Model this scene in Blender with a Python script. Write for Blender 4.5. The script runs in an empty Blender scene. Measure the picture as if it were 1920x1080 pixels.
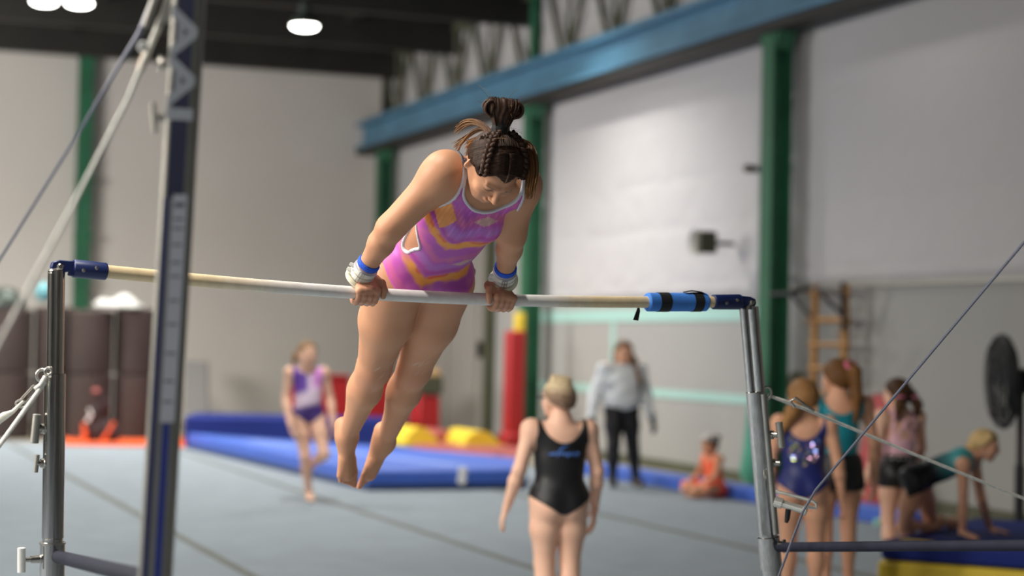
import bpy, math, random
import numpy as np
from mathutils import Matrix, Vector
random.seed(7); rng = np.random.default_rng(7)
SC = bpy.context.scene; COL = SC.collection
V = lambda *a: np.array(a, dtype=float)
def nz(v): v = np.asarray(v, float); return v/np.linalg.norm(v)

# ------------------------------------------------------------------ camera
CAMZ = 1.55; KF = 3600.0
pitch = math.atan((645-540)/KF); roll = math.radians(1.2)
_F = V(0, math.cos(pitch), math.sin(pitch)); _R0 = V(1, 0, 0); _U0 = V(0, -math.sin(pitch), math.cos(pitch))
_R = math.cos(roll)*_R0 + math.sin(roll)*_U0; _U = -math.sin(roll)*_R0 + math.cos(roll)*_U0
CAM = V(0, 0, CAMZ)
cd = bpy.data.cameras.new('camera'); cam = bpy.data.objects.new('camera', cd); COL.objects.link(cam)
M = Matrix(((_R[0], _U[0], -_F[0], 0), (_R[1], _U[1], -_F[1], 0), (_R[2], _U[2], -_F[2], CAMZ), (0, 0, 0, 1)))
cam.matrix_world = M
cd.sensor_width = 36; cd.lens = KF/1920*36; cd.clip_end = 200
cd.dof.use_dof = True; cd.dof.focus_distance = 5.93; cd.dof.aperture_fstop = 1.6
SC.camera = cam
vs = SC.view_settings; vs.view_transform = 'Standard'; vs.look = 'None'; vs.gamma = 1.0; vs.exposure = 0.0
vs.use_curve_mapping = False
# ------------------------------------------------------------------ world, main lights
w = bpy.data.worlds.new('world'); SC.world = w; w.use_nodes = True
w.node_tree.nodes['Background'].inputs[0].default_value = (0.9, 0.95, 1.0, 1)
w.node_tree.nodes['Background'].inputs[1].default_value = 0.08
def area(name, loc, target, size, power, color, shape='RECTANGLE', size_y=None):
    d = bpy.data.lights.new(name, 'AREA'); d.energy = power; d.color = color; d.shape = shape; d.size = size
    if size_y: d.size_y = size_y
    o = bpy.data.objects.new(name, d); COL.objects.link(o); o.location = loc
    o.rotation_euler = (Vector(target)-Vector(loc)).to_track_quat('-Z', 'Y').to_euler()
    return o
# added area lights, with no door or windows built behind them
area('left_key_light', (-6.5, 4.6, 3.9), (-.2, 6.1, 1.6), 3.0, 560, (1.0, 0.93, 0.84), size_y=3.0)  # key on the gymnast from the left, added inside the hall
area('front_fill_light', (-1.0, -5.2, 3.6), (0.0, 8.0, 1.0), 8.0, 70, (0.95, 0.97, 1.0), size_y=2.5)  # weak fill added behind the camera, no windows there
LAMP_POWER = 190
area('back_wall_fill_light', (-12.5, 22.0, 4.2), (-3.5, 35.0, 2.4), 4.5, 1150, (1.0, 0.97, 0.93), size_y=2.5)  # added area light to brighten the back wall, no windows there

# ------------------------------------------------------------------ helpers
def at(px, py, d):                      # point at depth d (m) seen at a place of the photograph
    return CAM + d*(_F + (px-960)/KF*_R + (540-py)/KF*_U)
def ray(px, py): return _F + (px-960)/KF*_R + (540-py)/KF*_U
def ground(px, py, z=0.0):
    r = ray(px, py); return CAM + r*((z-CAMZ)/r[2])
def proj(p):
    q = np.asarray(p)-CAM; d = q@_F; return (960+KF*(q@_R)/d, 540-KF*(q@_U)/d, d)
def lin(c): 
    c = c/255.0; return c/12.92 if c <= 0.04045 else ((c+0.055)/1.055)**2.4
def C(r, g, b): return (lin(r), lin(g), lin(b), 1.0)
def L3(r, g, b): return np.array([lin(r), lin(g), lin(b)])

def mat(name, color, rough=0.6, metal=0.0, var=0.0, scale=8.0, bump=0.0, bscale=40.0, color2=None, emit=None, estr=0, spec=0.5, sss=0.0, coat=0.0, attr=False, stretch=None):
    m = bpy.data.materials.new(name); m.use_nodes = True; nt = m.node_tree; b = nt.nodes['Principled BSDF']
    b.inputs['Base Color'].default_value = color; b.inputs['Roughness'].default_value = rough; b.inputs['Metallic'].default_value = metal
    b.inputs['Specular IOR Level'].default_value = spec
    if coat: b.inputs['Coat Weight'].default_value = coat
    if emit: b.inputs['Emission Color'].default_value = emit; b.inputs['Emission Strength'].default_value = estr
    tc = nt.nodes.new('ShaderNodeTexCoord'); src = tc.outputs['Object']
    if stretch:
        mp = nt.nodes.new('ShaderNodeMapping'); mp.inputs['Scale'].default_value = stretch; nt.links.new(src, mp.inputs['Vector']); src = mp.outputs['Vector']
    base = None
    if attr:
        a = nt.nodes.new('ShaderNodeAttribute'); a.attribute_name = 'Col'; base = a.outputs['Color']
    if var or color2:
        n = nt.nodes.new('ShaderNodeTexNoise'); n.inputs['Scale'].default_value = scale; n.inputs['Detail'].default_value = 6; nt.links.new(src, n.inputs['Vector'])
        mx = nt.nodes.new('ShaderNodeMix'); mx.data_type = 'RGBA'
        c2 = color2 or tuple(max(0, x*(1-var)) for x in color[:3])+(1,)
        if attr:
            mx.blend_type = 'MULTIPLY'; mx.inputs['Factor'].default_value = var
            nt.links.new(base, mx.inputs[6]); nt.links.new(n.outputs['Color'], mx.inputs[7])
            rp = nt.nodes.new('ShaderNodeValToRGB'); rp.color_ramp.elements[0].position = .3; rp.color_ramp.elements[1].position = .6
            nt.links.new(n.outputs['Fac'], rp.inputs['Fac']); nt.links.new(rp.outputs['Color'], mx.inputs[7])
        else:
            rp = nt.nodes.new('ShaderNodeValToRGB'); rp.color_ramp.elements[0].position = .35; rp.color_ramp.elements[1].position = .65
            nt.links.new(n.outputs['Fac'], rp.inputs['Fac']); nt.links.new(rp.outputs['Color'], mx.inputs['Factor'])
            mx.inputs[6].default_value = color; mx.inputs[7].default_value = c2
        base = mx.outputs[2]
    if base is not None: nt.links.new(base, b.inputs['Base Color'])
    if bump:
        n2 = nt.nodes.new('ShaderNodeTexNoise'); n2.inputs['Scale'].default_value = bscale; n2.inputs['Detail'].default_value = 5; nt.links.new(src, n2.inputs['Vector'])
        bp = nt.nodes.new('ShaderNodeBump'); bp.inputs['Strength'].default_value = bump; bp.inputs['Distance'].default_value = 0.01
        nt.links.new(n2.outputs['Fac'], bp.inputs['Height']); nt.links.new(bp.outputs['Normal'], b.inputs['Normal'])
    if sss:
        b.inputs['Subsurface Weight'].default_value = sss; b.inputs['Subsurface Radius'].default_value = (0.012, 0.005, 0.003); b.inputs['Subsurface Scale'].default_value = 1.0
    return m

def tag(o, label=None, cat=None, group=None, kind=None):
    if label: o['label'] = label
    if cat: o['category'] = cat
    if group: o['group'] = group
    if kind: o['kind'] = kind
    return o
def empty(name, loc, label=None, cat=None, group=None, kind=None):
    o = bpy.data.objects.new(name, None); COL.objects.link(o); o.location = Vector(loc); o.empty_display_size = .1
    return tag(o, label, cat, group, kind)

class MB:
    def __init__(s): s.v = []; s.f = []; s.n = 0
    def add(s, v, f):
        v = [tuple(map(float, p)) for p in v]; s.v += v; s.f += [tuple(i+s.n for i in q) for q in f]; s.n += len(v); return s
    def box(s, c, size, ax=None, taper=1.0):
        c = V(*c); h = V(*size)/2; ax = np.eye(3) if ax is None else np.asarray(ax, float)
        vs_ = []
        for z in (-1, 1):
            t = taper if z > 0 else 1.0
            for x, y in ((-1, -1), (1, -1), (1, 1), (-1, 1)): vs_.append(c+ax[0]*x*h[0]*t+ax[1]*y*h[1]*t+ax[2]*z*h[2])
        return s.add(vs_, [(3, 2, 1, 0), (4, 5, 6, 7), (0, 1, 5, 4), (1, 2, 6, 5), (2, 3, 7, 6), (3, 0, 4, 7)])
    def tube(s, pts, r, seg=12, cap=True, closed=False, flat=None):
        pts = [np.asarray(p, float) for p in pts]; n = len(pts)
        rr = [r]*n if np.isscalar(r) else list(r)
        tn = []
        for i in range(n):
            a = pts[(i-1) % n] if (closed or i > 0) else pts[0]; b = pts[(i+1) % n] if (closed or i < n-1) else pts[-1]
            tn.append(nz(b-a))
        t0 = tn[0]; ref = V(0, 0, 1) if abs(t0[2]) < .9 else V(1, 0, 0)
        u = nz(np.cross(t0, ref)); vs_ = []
        for i in range(n):
            u = nz(u-tn[i]*(u@tn[i])); w_ = np.cross(tn[i], u)
            fl = flat or (1, 1)
            for k in range(seg):
                a = 2*math.pi*k/seg; vs_.append(pts[i]+rr[i]*(math.cos(a)*u*fl[0]+math.sin(a)*w_*fl[1]))
        fs = []
        for i in range(n if closed else n-1):
            j = (i+1) % n
            for k in range(seg):
                k2 = (k+1) % seg; fs.append((i*seg+k, i*seg+k2, j*seg+k2, j*seg+k))
        if cap and not closed: fs += [tuple(range(seg))[::-1], tuple((n-1)*seg+k for k in range(seg))]
        return s.add(vs_, fs)
    def lathe(s, o, axis, prof, seg=24, ux=None, sq=(1, 1)):   # prof: (h, r) along axis
        o = np.asarray(o, float); axis = nz(axis); ref = V(0, 0, 1) if abs(axis[2]) < .9 else V(1, 0, 0)
        u = nz(ux-axis*(ux@axis)) if ux is not None else nz(np.cross(axis, ref)); w_ = np.cross(axis, u); vs_ = []
        for h, r in prof:
            for k in range(seg):
                a = 2*math.pi*k/seg; vs_.append(o+axis*h+max(r, 1e-4)*(math.cos(a)*u*sq[0]+math.sin(a)*w_*sq[1]))
        n = len(prof); fs = []
        for i in range(n-1):
            for k in range(seg):
                k2 = (k+1) % seg; fs.append((i*seg+k, i*seg+k2, (i+1)*seg+k2, (i+1)*seg+k))
        fs += [tuple(range(seg))[::-1], tuple((n-1)*seg+k for k in range(seg))]
        return s.add(vs_, fs)
    def prism(s, poly, d):    # poly: 3d points (planar), extruded by vector d
        n = len(poly); poly = [np.asarray(p, float) for p in poly]; d = np.asarray(d, float)
        fs = [tuple(range(n))[::-1], tuple(range(n, 2*n))]+[(i, (i+1) % n, n+(i+1) % n, n+i) for i in range(n)]
        return s.add(poly+[p+d for p in poly], fs)
    def build(s, name, m, parent=None, smooth=False, bevel=0, label=None, kind=None, origin=None, bseg=2):
        v = np.array(s.v)
        if parent is not None: org = np.array(parent_world(parent))
        elif origin is not None: org = np.asarray(origin, float)
        else: org = V((v[:, 0].min()+v[:, 0].max())/2, (v[:, 1].min()+v[:, 1].max())/2, v[:, 2].min())
        me = bpy.data.meshes.new(name); me.from_pydata([tuple(p) for p in v-org], [], s.f); me.update()
        o = bpy.data.objects.new(name, me); COL.objects.link(o)
        if m is not None: me.materials.append(m)
        if parent is not None: o.parent = parent
        else: o.location = Vector(org)
        import bmesh
        bm = bmesh.new(); bm.from_mesh(me); bmesh.ops.recalc_face_normals(bm, faces=bm.faces); bm.to_mesh(me); bm.free()
        if bevel:
            bv = o.modifiers.new('bevel', 'BEVEL'); bv.width = bevel; bv.segments = bseg; bv.limit_method = 'ANGLE'; bv.angle_limit = .6
            smooth = True
        if smooth:
            for p in me.polygons: p.use_smooth = True
            me.set_sharp_from_angle(angle=math.radians(40)) if hasattr(me, 'set_sharp_from_angle') and not bevel else None
            if bevel:
                me.set_sharp_from_angle(angle=math.radians(50))
        if label: o['label'] = label
        if kind: o['kind'] = kind
        return o
def parent_world(p):
    t = V(*p.location)
    while p.parent is not None: p = p.parent; t = t+V(*p.location)
    return t
def np_mesh(name, verts, faces, m, parent=None, col=None, label=None, kind=None):
    org = parent_world(parent) if parent is not None else V(0, 0, 0)
    me = bpy.data.meshes.new(name); verts = np.asarray(verts)-org
    me.vertices.add(len(verts)); me.vertices.foreach_set('co', verts.astype(np.float32).ravel())
    faces = np.asarray(faces, np.int32); n = len(faces); k = faces.shape[1]
    me.loops.add(n*k); me.loops.foreach_set('vertex_index', faces.ravel())
    me.polygons.add(n); me.polygons.foreach_set('loop_start', np.arange(0, n*k, k, dtype=np.int32))
    try: me.polygons.foreach_set('loop_total', np.full(n, k, np.int32))
    except Exception: pass
    me.polygons.foreach_set('use_smooth', np.ones(n, bool))
    me.update(calc_edges=True); me.validate()
    if col is not None:
        a = me.color_attributes.new('Col', 'FLOAT_COLOR', 'POINT')
        c4 = np.ones((len(verts), 4), np.float32); c4[:, :3] = col; a.data.foreach_set('color', c4.ravel())
    o = bpy.data.objects.new(name, me); COL.objects.link(o); me.materials.append(m)
    if parent is not None: o.parent = parent
    if label: o['label'] = label
    if kind: o['kind'] = kind
    return o

# ------------------------------------------------------------------ bodies: smooth distance fields turned into one surface
def smin(a, b, k):
    h = np.maximum(k-np.abs(a-b), 0)/k
    return np.minimum(a, b)-h*h*k*0.25
def d_cone(X, Y, Z, a, b, ra, rb):
    ba = b-a; L = ba@ba
    px, py, pz = X-a[0], Y-a[1], Z-a[2]
    t = np.clip((px*ba[0]+py*ba[1]+pz*ba[2])/max(L, 1e-9), 0, 1)
    return np.sqrt((px-t*ba[0])**2+(py-t*ba[1])**2+(pz-t*ba[2])**2)-(ra+t*(rb-ra))
def d_ell(X, Y, Z, c, ax, r):
    px, py, pz = X-c[0], Y-c[1], Z-c[2]
    q = [(px*ax[i][0]+py*ax[i][1]+pz*ax[i][2]) for i in range(3)]
    k0 = np.sqrt(sum((q[i]/r[i])**2 for i in range(3))); k1 = np.sqrt(sum((q[i]/r[i]**2)**2 for i in range(3)))
    return k0*(k0-1)/np.maximum(k1, 1e-6)
class Fig:
    def __init__(s, lo, hi, h):
        s.lo = np.asarray(lo, float); s.h = h; s.n = np.ceil((np.asarray(hi)-s.lo)/h).astype(int)+1
        s.F = np.full(s.n, 0.5, np.float32); s.T = np.full(s.n, 0.5, np.float32)
        s.g = [(s.lo[i]+h*np.arange(s.n[i])).astype(np.float32) for i in range(3)]
    def sl(s, lo, hi):
        a = np.clip(np.floor((np.asarray(lo)-s.lo)/s.h).astype(int), 0, s.n); b = np.clip(np.ceil((np.asarray(hi)-s.lo)/s.h).astype(int)+1, 0, s.n)
        return tuple(slice(a[i], b[i]) for i in range(3))
    def xyz(s, sl): return s.g[0][sl[0]][:, None, None], s.g[1][sl[1]][None, :, None], s.g[2][sl[2]][None, None, :]
    def _put(s, lo, hi, fn, k, t, only=False, sub=False):
        m = k+0.03; sl = s.sl(np.asarray(lo)-m, np.asarray(hi)+m)
        if any(q.start >= q.stop for q in sl): return
        d = fn(*s.xyz(sl))
        if sub: s.F[sl] = -smin(-s.F[sl], d, k); return
        if not only: s.F[sl] = smin(s.F[sl], d, k)
        if t: s.T[sl] = smin(s.T[sl], d, k)
    def cone(s, a, b, ra, rb, k=.02, t=False, only=False, sub=False):
        a = np.asarray(a, float); b = np.asarray(b, float); r = max(ra, rb)
        s._put(np.minimum(a, b)-r, np.maximum(a, b)+r, lambda X, Y, Z: d_cone(X, Y, Z, a, b, ra, rb), k, t, only, sub)
    def ell(s, c, ax, r, k=.02, t=False, only=False, sub=False):
        c = np.asarray(c, float); ax = np.asarray(ax, float); r = np.asarray(r, float); e = np.sqrt(((ax*r[:, None])**2).sum(0))
        s._put(c-e, c+e, lambda X, Y, Z: d_ell(X, Y, Z, c, ax, r), k, t, only, sub)
    def surface(s, F=None, sl=None, relax=1):
        F = s.F if F is None else F; lo = s.lo.copy()
        if sl is not None: lo = lo+s.h*np.array([q.start for q in sl])
        return surface_nets(F, lo, s.h, relax)
    def hit(s, px, py, d0, d1, off=0.0, F=None):
        F = s.F if F is None else F
        r = ray(px, py)
        for d in np.arange(d0, d1, s.h*.5):
            p = CAM+r*d; i = np.round((p-s.lo)/s.h).astype(int)
            if (i >= 0).all() and (i < s.n).all() and F[tuple(i)] < off: return p
        return CAM+r*((d0+d1)/2)
def surface_nets(F, lo, h, relax=1):
    S = F < 0
    nx, ny, nz_ = F.shape
    c = [S[i:nx-1+i, j:ny-1+j, k:nz_-1+k] for i in (0, 1) for j in (0, 1) for k in (0, 1)]
    anyv = c[0].copy(); allv = c[0].copy()
    for q in c[1:]: anyv |= q; allv &= q
    act = anyv & ~allv; del anyv, allv
    ii = np.argwhere(act); n = len(ii)
    idx = np.full(act.shape, -1, np.int32); idx[act] = np.arange(n, dtype=np.int32)
    acc = np.zeros((n, 3)); cnt = np.zeros(n)
    I, J, K_ = ii.T
    corner = {(i, j, k): F[I+i, J+j, K_+k].astype(float) for i in (0, 1) for j in (0, 1) for k in (0, 1)}
    for a in corner:
        for ax in range(3):
            if a[ax] == 0:
                b = tuple(1 if q == ax else a[q] for q in range(3)); fa, fb = corner[a], corner[b]
                m = (fa < 0) != (fb < 0); t = np.where(m, fa/np.where(m, fa-fb, 1), 0)
                p = np.tile(np.array(a, float), (n, 1)); p[:, ax] += t
                acc[m] += p[m]; cnt[m] += 1
    v = lo+h*(ii+acc/cnt[:, None])
    faces = []
    for ax in range(3):
        o1, o2 = (ax+1) % 3, (ax+2) % 3
        s0 = [slice(None)]*3; s1 = [slice(None)]*3; s0[ax] = slice(0, -1); s1[ax] = slice(1, None)
        A = S[tuple(s0)]; B = S[tuple(s1)]
        e = np.argwhere(A != B); e = e[(e[:, o1] > 0) & (e[:, o2] > 0) & (e[:, o1] < F.shape[o1]-1) & (e[:, o2] < F.shape[o2]-1)]
        if len(e) == 0: continue
        inside = A[tuple(e.T)]
        def cell(d1, d2):
            q = e.copy(); q[:, o1] += d1; q[:, o2] += d2; return idx[tuple(q.T)]
        quad = np.stack([cell(-1, -1), cell(0, -1), cell(0, 0), cell(-1, 0)], 1)
        quad[~inside] = quad[~inside][:, ::-1]; faces.append(quad)
    f = np.concatenate(faces) if faces else np.zeros((0, 4), np.int32)
    f = f[(f >= 0).all(1)]
    for _ in range(relax):
        s_ = np.zeros_like(v); c_ = np.zeros(n)
        for k in range(4):
            np.add.at(s_, f[:, k], v[f[:, (k+1) % 4]]+v[f[:, (k+3) % 4]]); np.add.at(c_, f[:, k], 2)
        ok = c_ > 0; v[ok] = v[ok]*.5+.5*s_[ok]/c_[ok][:, None]
    used = np.unique(f); mp = np.full(n, -1, np.int32); mp[used] = np.arange(len(used)); return v[used], mp[f]
def islands(v, f):
    lab = np.arange(len(v))
    while True:
        m = lab[f].min(1); new = lab.copy(); np.minimum.at(new, f.ravel(), np.repeat(m, f.shape[1])); new = new[new]
        if (new == lab).all(): break
        lab = new
    for k in np.unique(lab):
        sel = lab == k
        if sel.sum() < 40: continue
        mp = np.full(len(v), -1); mp[sel] = np.arange(sel.sum()); ff = f[sel[f[:, 0]]]; yield v[sel], mp[ff]
def wob(p, s, seed=0):     # smooth pseudo-noise in [-1,1]
    r = np.random.default_rng(seed); o = np.zeros(len(p))
    for i in range(6):
        d = r.normal(size=3)*s*(1+.35*i); o += np.sin(p@d+r.uniform(0, 6.28))
    return o/6*1.6
# ------------------------------------------------------------------ materials
m_floor = mat('carpet', C(142, 151, 158), .95, var=.10, scale=3, bump=.15, bscale=300, spec=.15)
m_conc = mat('concrete', C(150, 142, 124), .85, var=.2, scale=2)
m_seam = mat('seam_tape', C(112, 115, 108), .9, var=.15, scale=20, spec=.2)
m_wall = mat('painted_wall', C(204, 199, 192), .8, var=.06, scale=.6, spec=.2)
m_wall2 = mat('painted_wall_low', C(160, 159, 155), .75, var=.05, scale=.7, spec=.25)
m_quilt = mat('insulation_vinyl', C(188, 186, 186), .7, bump=.15, bscale=3, spec=.2)
m_teal = mat('teal_paint', C(160, 200, 190), .7)
m_green = mat('green_steel', C(40, 104, 72), .5, var=.25, scale=2)
m_blue_beam = mat('blue_steel', C(84, 132, 160), .5, var=.25, scale=1.5)
m_dkbrown = mat('dark_steel', C(34, 32, 26), .6, var=.3, scale=2)
m_olive = mat('olive_steel', C(82, 84, 64), .6, var=.2, scale=2)
m_ceil = mat('ceiling_deck', C(28, 24, 19), .9, var=.3, scale=.7)
m_door = mat('grey_door', C(146, 142, 136), .6, var=.05, scale=1)
m_rail = mat('rail_wood', C(226, 202, 160), .5, color2=C(214, 184, 136), scale=6, stretch=(2, 2, 40))
m_navy = mat('navy_enamel', C(26, 42, 96), .4, var=.2, scale=25, spec=.5)
m_brace = mat('dark_brace', C(26, 28, 46), .75, var=.35, scale=18, spec=.3)
m_postalloy = mat('post_alloy', C(150, 148, 140), .5, metal=.35, var=.15, scale=6)
m_chrome = mat('chrome', C(205, 203, 200), .16, metal=1.0, var=.25, scale=5, stretch=(40, 40, 1))
m_chrome2 = mat('brushed_steel', C(190, 186, 178), .32, metal=1.0, var=.2, scale=9)
m_bright = mat('bright_chrome', C(236, 234, 224), .22, metal=.75)
m_bracket = mat('grey_alloy', C(170, 168, 160), .45, metal=.7)
m_rope = mat('white_rope', C(236, 234, 224), .6, var=.2, scale=60)
m_cable = mat('steel_cable', C(120, 122, 136), .35, metal=.6)
m_black = mat('black_webbing', C(28, 28, 30), .7)
m_foam = mat('blue_foam', C(70, 136, 226), .7, var=.08, scale=30, bump=.1)
m_bluemat = mat('blue_vinyl', C(66, 104, 200), .5, var=.1, scale=1.5, bump=.1, bscale=6)
m_bluemat2 = mat('dark_blue_vinyl', C(30, 46, 120), .7, spec=.2, var=.15, scale=2, bump=.15, bscale=5)
m_bluepale = mat('pale_blue_stripe', C(124, 150, 216), .55)
m_bluedk = mat('navy_vinyl', C(30, 56, 104), .5)
m_redmat = mat('red_vinyl', C(164, 26, 30), .5, var=.1, scale=3, bump=.1, bscale=6)
m_maroon = mat('maroon_vinyl', C(164, 84, 78), .55, var=.12, scale=3)
m_yellow = mat('yellow_vinyl', C(226, 196, 52), .5, var=.08, scale=3)
m_orange = mat('orange_vinyl', C(230, 92, 36), .6)
m_brownroll = mat('brown_foam', C(62, 50, 46), .85, var=.3, scale=1.5)
m_white = mat('white_plastic', C(225, 225, 220), .5)
m_label = mat('scale_label', C(206, 206, 214), .45)
m_ink = mat('dark_ink', C(60, 62, 82), .5)
m_letter = mat('pale_letter', C(200, 203, 208), .4)
m_stripeblue = mat('blue_stripe', C(44, 60, 150), .4, metal=.2)
m_tealcloth = mat('teal_cloth', C(70, 150, 128), .7, var=.2, scale=3)
m_wood = mat('golden_wood', C(178, 130, 66), .5, color2=C(150, 104, 48), scale=5, stretch=(8, 8, 1))
m_tan = mat('tan_wood', C(172, 140, 98), .6)
m_blackpl = mat('black_plastic', C(24, 25, 27), .45)
m_lens = mat('lamp_lens', C(255, 255, 250), .3, emit=(1, 1, .93, 1), estr=14)
m_lamp = mat('lamp_housing', C(70, 78, 72), .5, metal=.5)
m_greybox = mat('grey_box', C(160, 158, 148), .5)
m_olivebox = mat('olive_box', C(70, 70, 52), .6)

# ------------------------------------------------------------------ setting
WD = nz(V(.378, -1.0, 0)); WP = V(-WD[1], WD[0], 0)            # along the right-hand wall (towards us) / away from the hall through it
CORNER = V(-2.49, 36.2, 0)
def rw(t, z=0, off=0): return CORNER+WD*t-WP*off+V(0, 0, z)      # point on the right wall, off = metres into the hall
BD = WP.copy()                                                  # along the back wall (to the right)
def bw(t, z=0, off=0): return CORNER-BD*t+WD*off+V(0, 0, z)      # t metres left of the corner, off metres into the hall
def rwx(px, off=0.0):       # foot of a thing in front of the right wall, seen in a picture column
    r = ray(px, 660); o = CORNER-WP*off; p = CAM+r*(((o-CAM)@WP)/(r@WP)); return V(p[0], p[1], 0)
AX_W = np.array([WD, WP, V(0, 0, 1)]); 
ZC = 6.92
floor = MB().add([rw(-.3), rw(46), rw(46, 0, 24), bw(24)-WD*.3], [(0, 1, 2, 3)]).build('floor', m_conc, kind='structure')
ceiling = MB().box(rw(22, ZC+.1, 12), (46, 25, .2), AX_W).build('ceiling', m_ceil, kind='structure')
for i in range(9):
    MB().box(rw(1.2+3.25*i, ZC-.28, 12), (.22, 24, .55), AX_W).build('ceiling_joist', m_dkbrown, ceiling)
for i in range(5):
    MB().box(rw(14, ZC-.08, 2+4*i), (30, .12, .16), AX_W).build('purlin', m_dkbrown, ceiling)
wall_back = MB().box(bw(12, ZC/2, -.1), (.2, 24.4, ZC), AX_W).build('wall_back', m_wall, kind='structure')
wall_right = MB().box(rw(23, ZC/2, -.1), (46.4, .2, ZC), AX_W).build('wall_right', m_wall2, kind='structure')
wall_left = MB().box(rw(23, ZC/2, 24.1), (46, .2, ZC), AX_W).build('wall_left', m_wall, kind='structure')
wall_front = MB().box(rw(45, ZC/2, 12), (.2, 24, ZC), AX_W).build('wall_front', m_wall, kind='structure')
# insulation blankets between the columns of the right wall
def quilt(t0, t1, z0, z1, seed, amp=.45):
    nu, nv = 110, 70; U_, V_ = np.meshgrid(np.linspace(0, 1, nu), np.linspace(0, 1, nv))
    Wd, Hh = t1-t0, z1-z0; x = U_*Wd; y = V_*Hh
    r = np.random.default_rng(seed); d = np.full_like(x, .05)
    for row in (.06, .30, .50, .74):
        for k in range(8):
            cx = (k+.5+r.uniform(-.2, .2))*Wd/8; cy = row*Hh+.05*np.sin(k*1.7)
            rr = np.hypot(x-cx, (y-cy)); an = np.arctan2(y-cy, x-cx)
            d -= .030*np.exp(-(rr/.13)**2)
            d += .012*np.exp(-(rr/.55)**2)*np.sin(an*r.integers(5, 9)+r.uniform(0, 6))*np.clip(rr/.15, 0, 1)
        d -= .014*np.exp(-((y-row*Hh)/.05)**2)
    for k in range(14):
        a = r.uniform(-.6, .6); ph = r.uniform(0, Wd); q = (x-ph)*math.cos(a)+(y-r.uniform(0, Hh))*math.sin(a)
        d += .006*np.exp(-(q/.06)**2)*r.choice([-1, 1])*np.clip(np.sin(y*r.uniform(1, 3)+r.uniform(0, 6)), 0, 1)
    d = .05+(d-.05)*amp
    e = np.minimum(np.minimum(U_, 1-U_)*Wd, np.minimum(V_, 1-V_)*Hh); d *= np.clip(e/.08, 0, 1)
    p = np.stack([CORNER[i]+WD[i]*(t0+x)-WP[i]*(d+.004) for i in range(3)], -1); p[..., 2] += z0+y
    f = [(j*nu+i, j*nu+i+1, (j+1)*nu+i+1, (j+1)*nu+i) for j in range(nv-1) for i in range(nu-1)]
    np_mesh('insulation_panel', p.reshape(-1, 3), f, m_quilt, wall_right)
BZ0, BZ1 = 5.13, 5.62
quilt(7.9, 15.2, 2.16, 5.14, 3); quilt(15.6, 22.8, 2.26, 5.14, 5); quilt(.35, 7.5, 3.2, 5.14, 8)
quilt(.1, 7.5, 5.64, ZC-.05, 11); quilt(7.9, 15.2, 5.64, ZC-.05, 12); quilt(15.6, 22.8, 5.64, ZC-.05, 14)
MB().box(rw(19.2, 2.24, .02), (7.3, .05, .04), AX_W).build('panel_edge_strip', m_bracket, wall_right)
# painted teal lines on the lower wall
for (t0, t1, z0, z1) in ((7.9, 15.2, 1.88, 2.04), (7.9, 15.2, .91, 1.01), (10.9, 11.02, 1.01, 1.9)):
    MB().box(rw((t0+t1)/2, (z0+z1)/2, .006), (t1-t0, .012, z1-z0), AX_W).build('painted_stripe', m_teal, wall_right)
MB().box(rw(14, .06, .03), (40, .06, .12), AX_W).build('baseboard_right', m_olive, kind='structure')
# grey sliding door between the two far columns
door = MB().box(rw(3.6, 1.6, .06), (5.2, .10, 3.2), AX_W).build('door_1', m_door, kind='structure', bevel=.01)
for k in range(4): MB().box(rw(1.6+1.4*k, 1.6, .12), (.05, .03, 3.1), AX_W).build('door_seam', m_bracket, door)
MB().box(rw(6.3, 1.65, .10), (.12, .14, 3.3), AX_W).build('door_post', m_olive, door)
MB().box(rw(6.2, 1.45, .2), (.05, .10, .26), AX_W).build('door_handle', m_dkbrown, door)
# steel columns (I-sections), crane beam, roof truss
def column(p, axw, wd, hgt, z0=0.0, m=m_green, cap=True):
    o = empty('steel_column', p, kind='structure'); b = MB(); p = np.asarray(p)
    u, v = axw
    ax = np.array([u, v, V(0, 0, 1)])
    b.box(p+V(0, 0, z0+hgt/2)+v*wd*.42, (wd, .03, hgt), ax); b.box(p+V(0, 0, z0+hgt/2)-v*wd*.42, (wd, .03, hgt), ax); b.box(p+V(0, 0, z0+hgt/2), (.025, wd*.84, hgt), ax)
    b.build('column_shaft', m, o)
    MB().box(p+V(0, 0, .02), (wd*1.5, wd*1.5, .04), ax).build('base_plate', m, o)
    if cap:
        c = MB()
        c.prism([p+u*x+v*wd*.43+V(0, 0, z) for x, z in ((-wd*.5, hgt), (-wd*1.1, hgt), (-wd*.5, hgt-wd*1.1))], -v*wd*.86)
        c.prism([p+u*x+v*wd*.43+V(0, 0, z) for x, z in ((wd*.5, hgt), (wd*1.1, hgt), (wd*.5, hgt-wd*1.1))], -v*wd*.86)
        c.build('bracket', m, o)
    return o
for px in (713, 992, 1449): column(rwx(px, .30), (WD, WP), .26, BZ0)
column(rw(23.1, 0, .30), (WD, WP), .26, BZ0)
for px in (716, 996, 1455): column(rwx(px, .10)+V(0, 0, BZ1), (WD, WP), .18, ZC-BZ1, m=m_green if px > 800 else m_dkbrown, cap=False)
cb = MB(); bt0, bt1 = -.3, 30
for z, wd, th in ((BZ1-.03, .36, .05), (BZ0+.03, .36, .05)): cb.box(rw((bt0+bt1)/2, z, .38), (bt1-bt0, wd, th), AX_W)
cb.box(rw((bt0+bt1)/2, (BZ0+BZ1)/2, .38), (bt1-bt0, .05, BZ1-BZ0), AX_W)
beam = cb.build('crane_beam', m_blue_beam, kind='structure')
MB().box(rw((bt0+bt1)/2, BZ0-.05, .38), (bt1-bt0, .30, .10), AX_W).build('beam_flange', m_dkbrown, beam)
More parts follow.
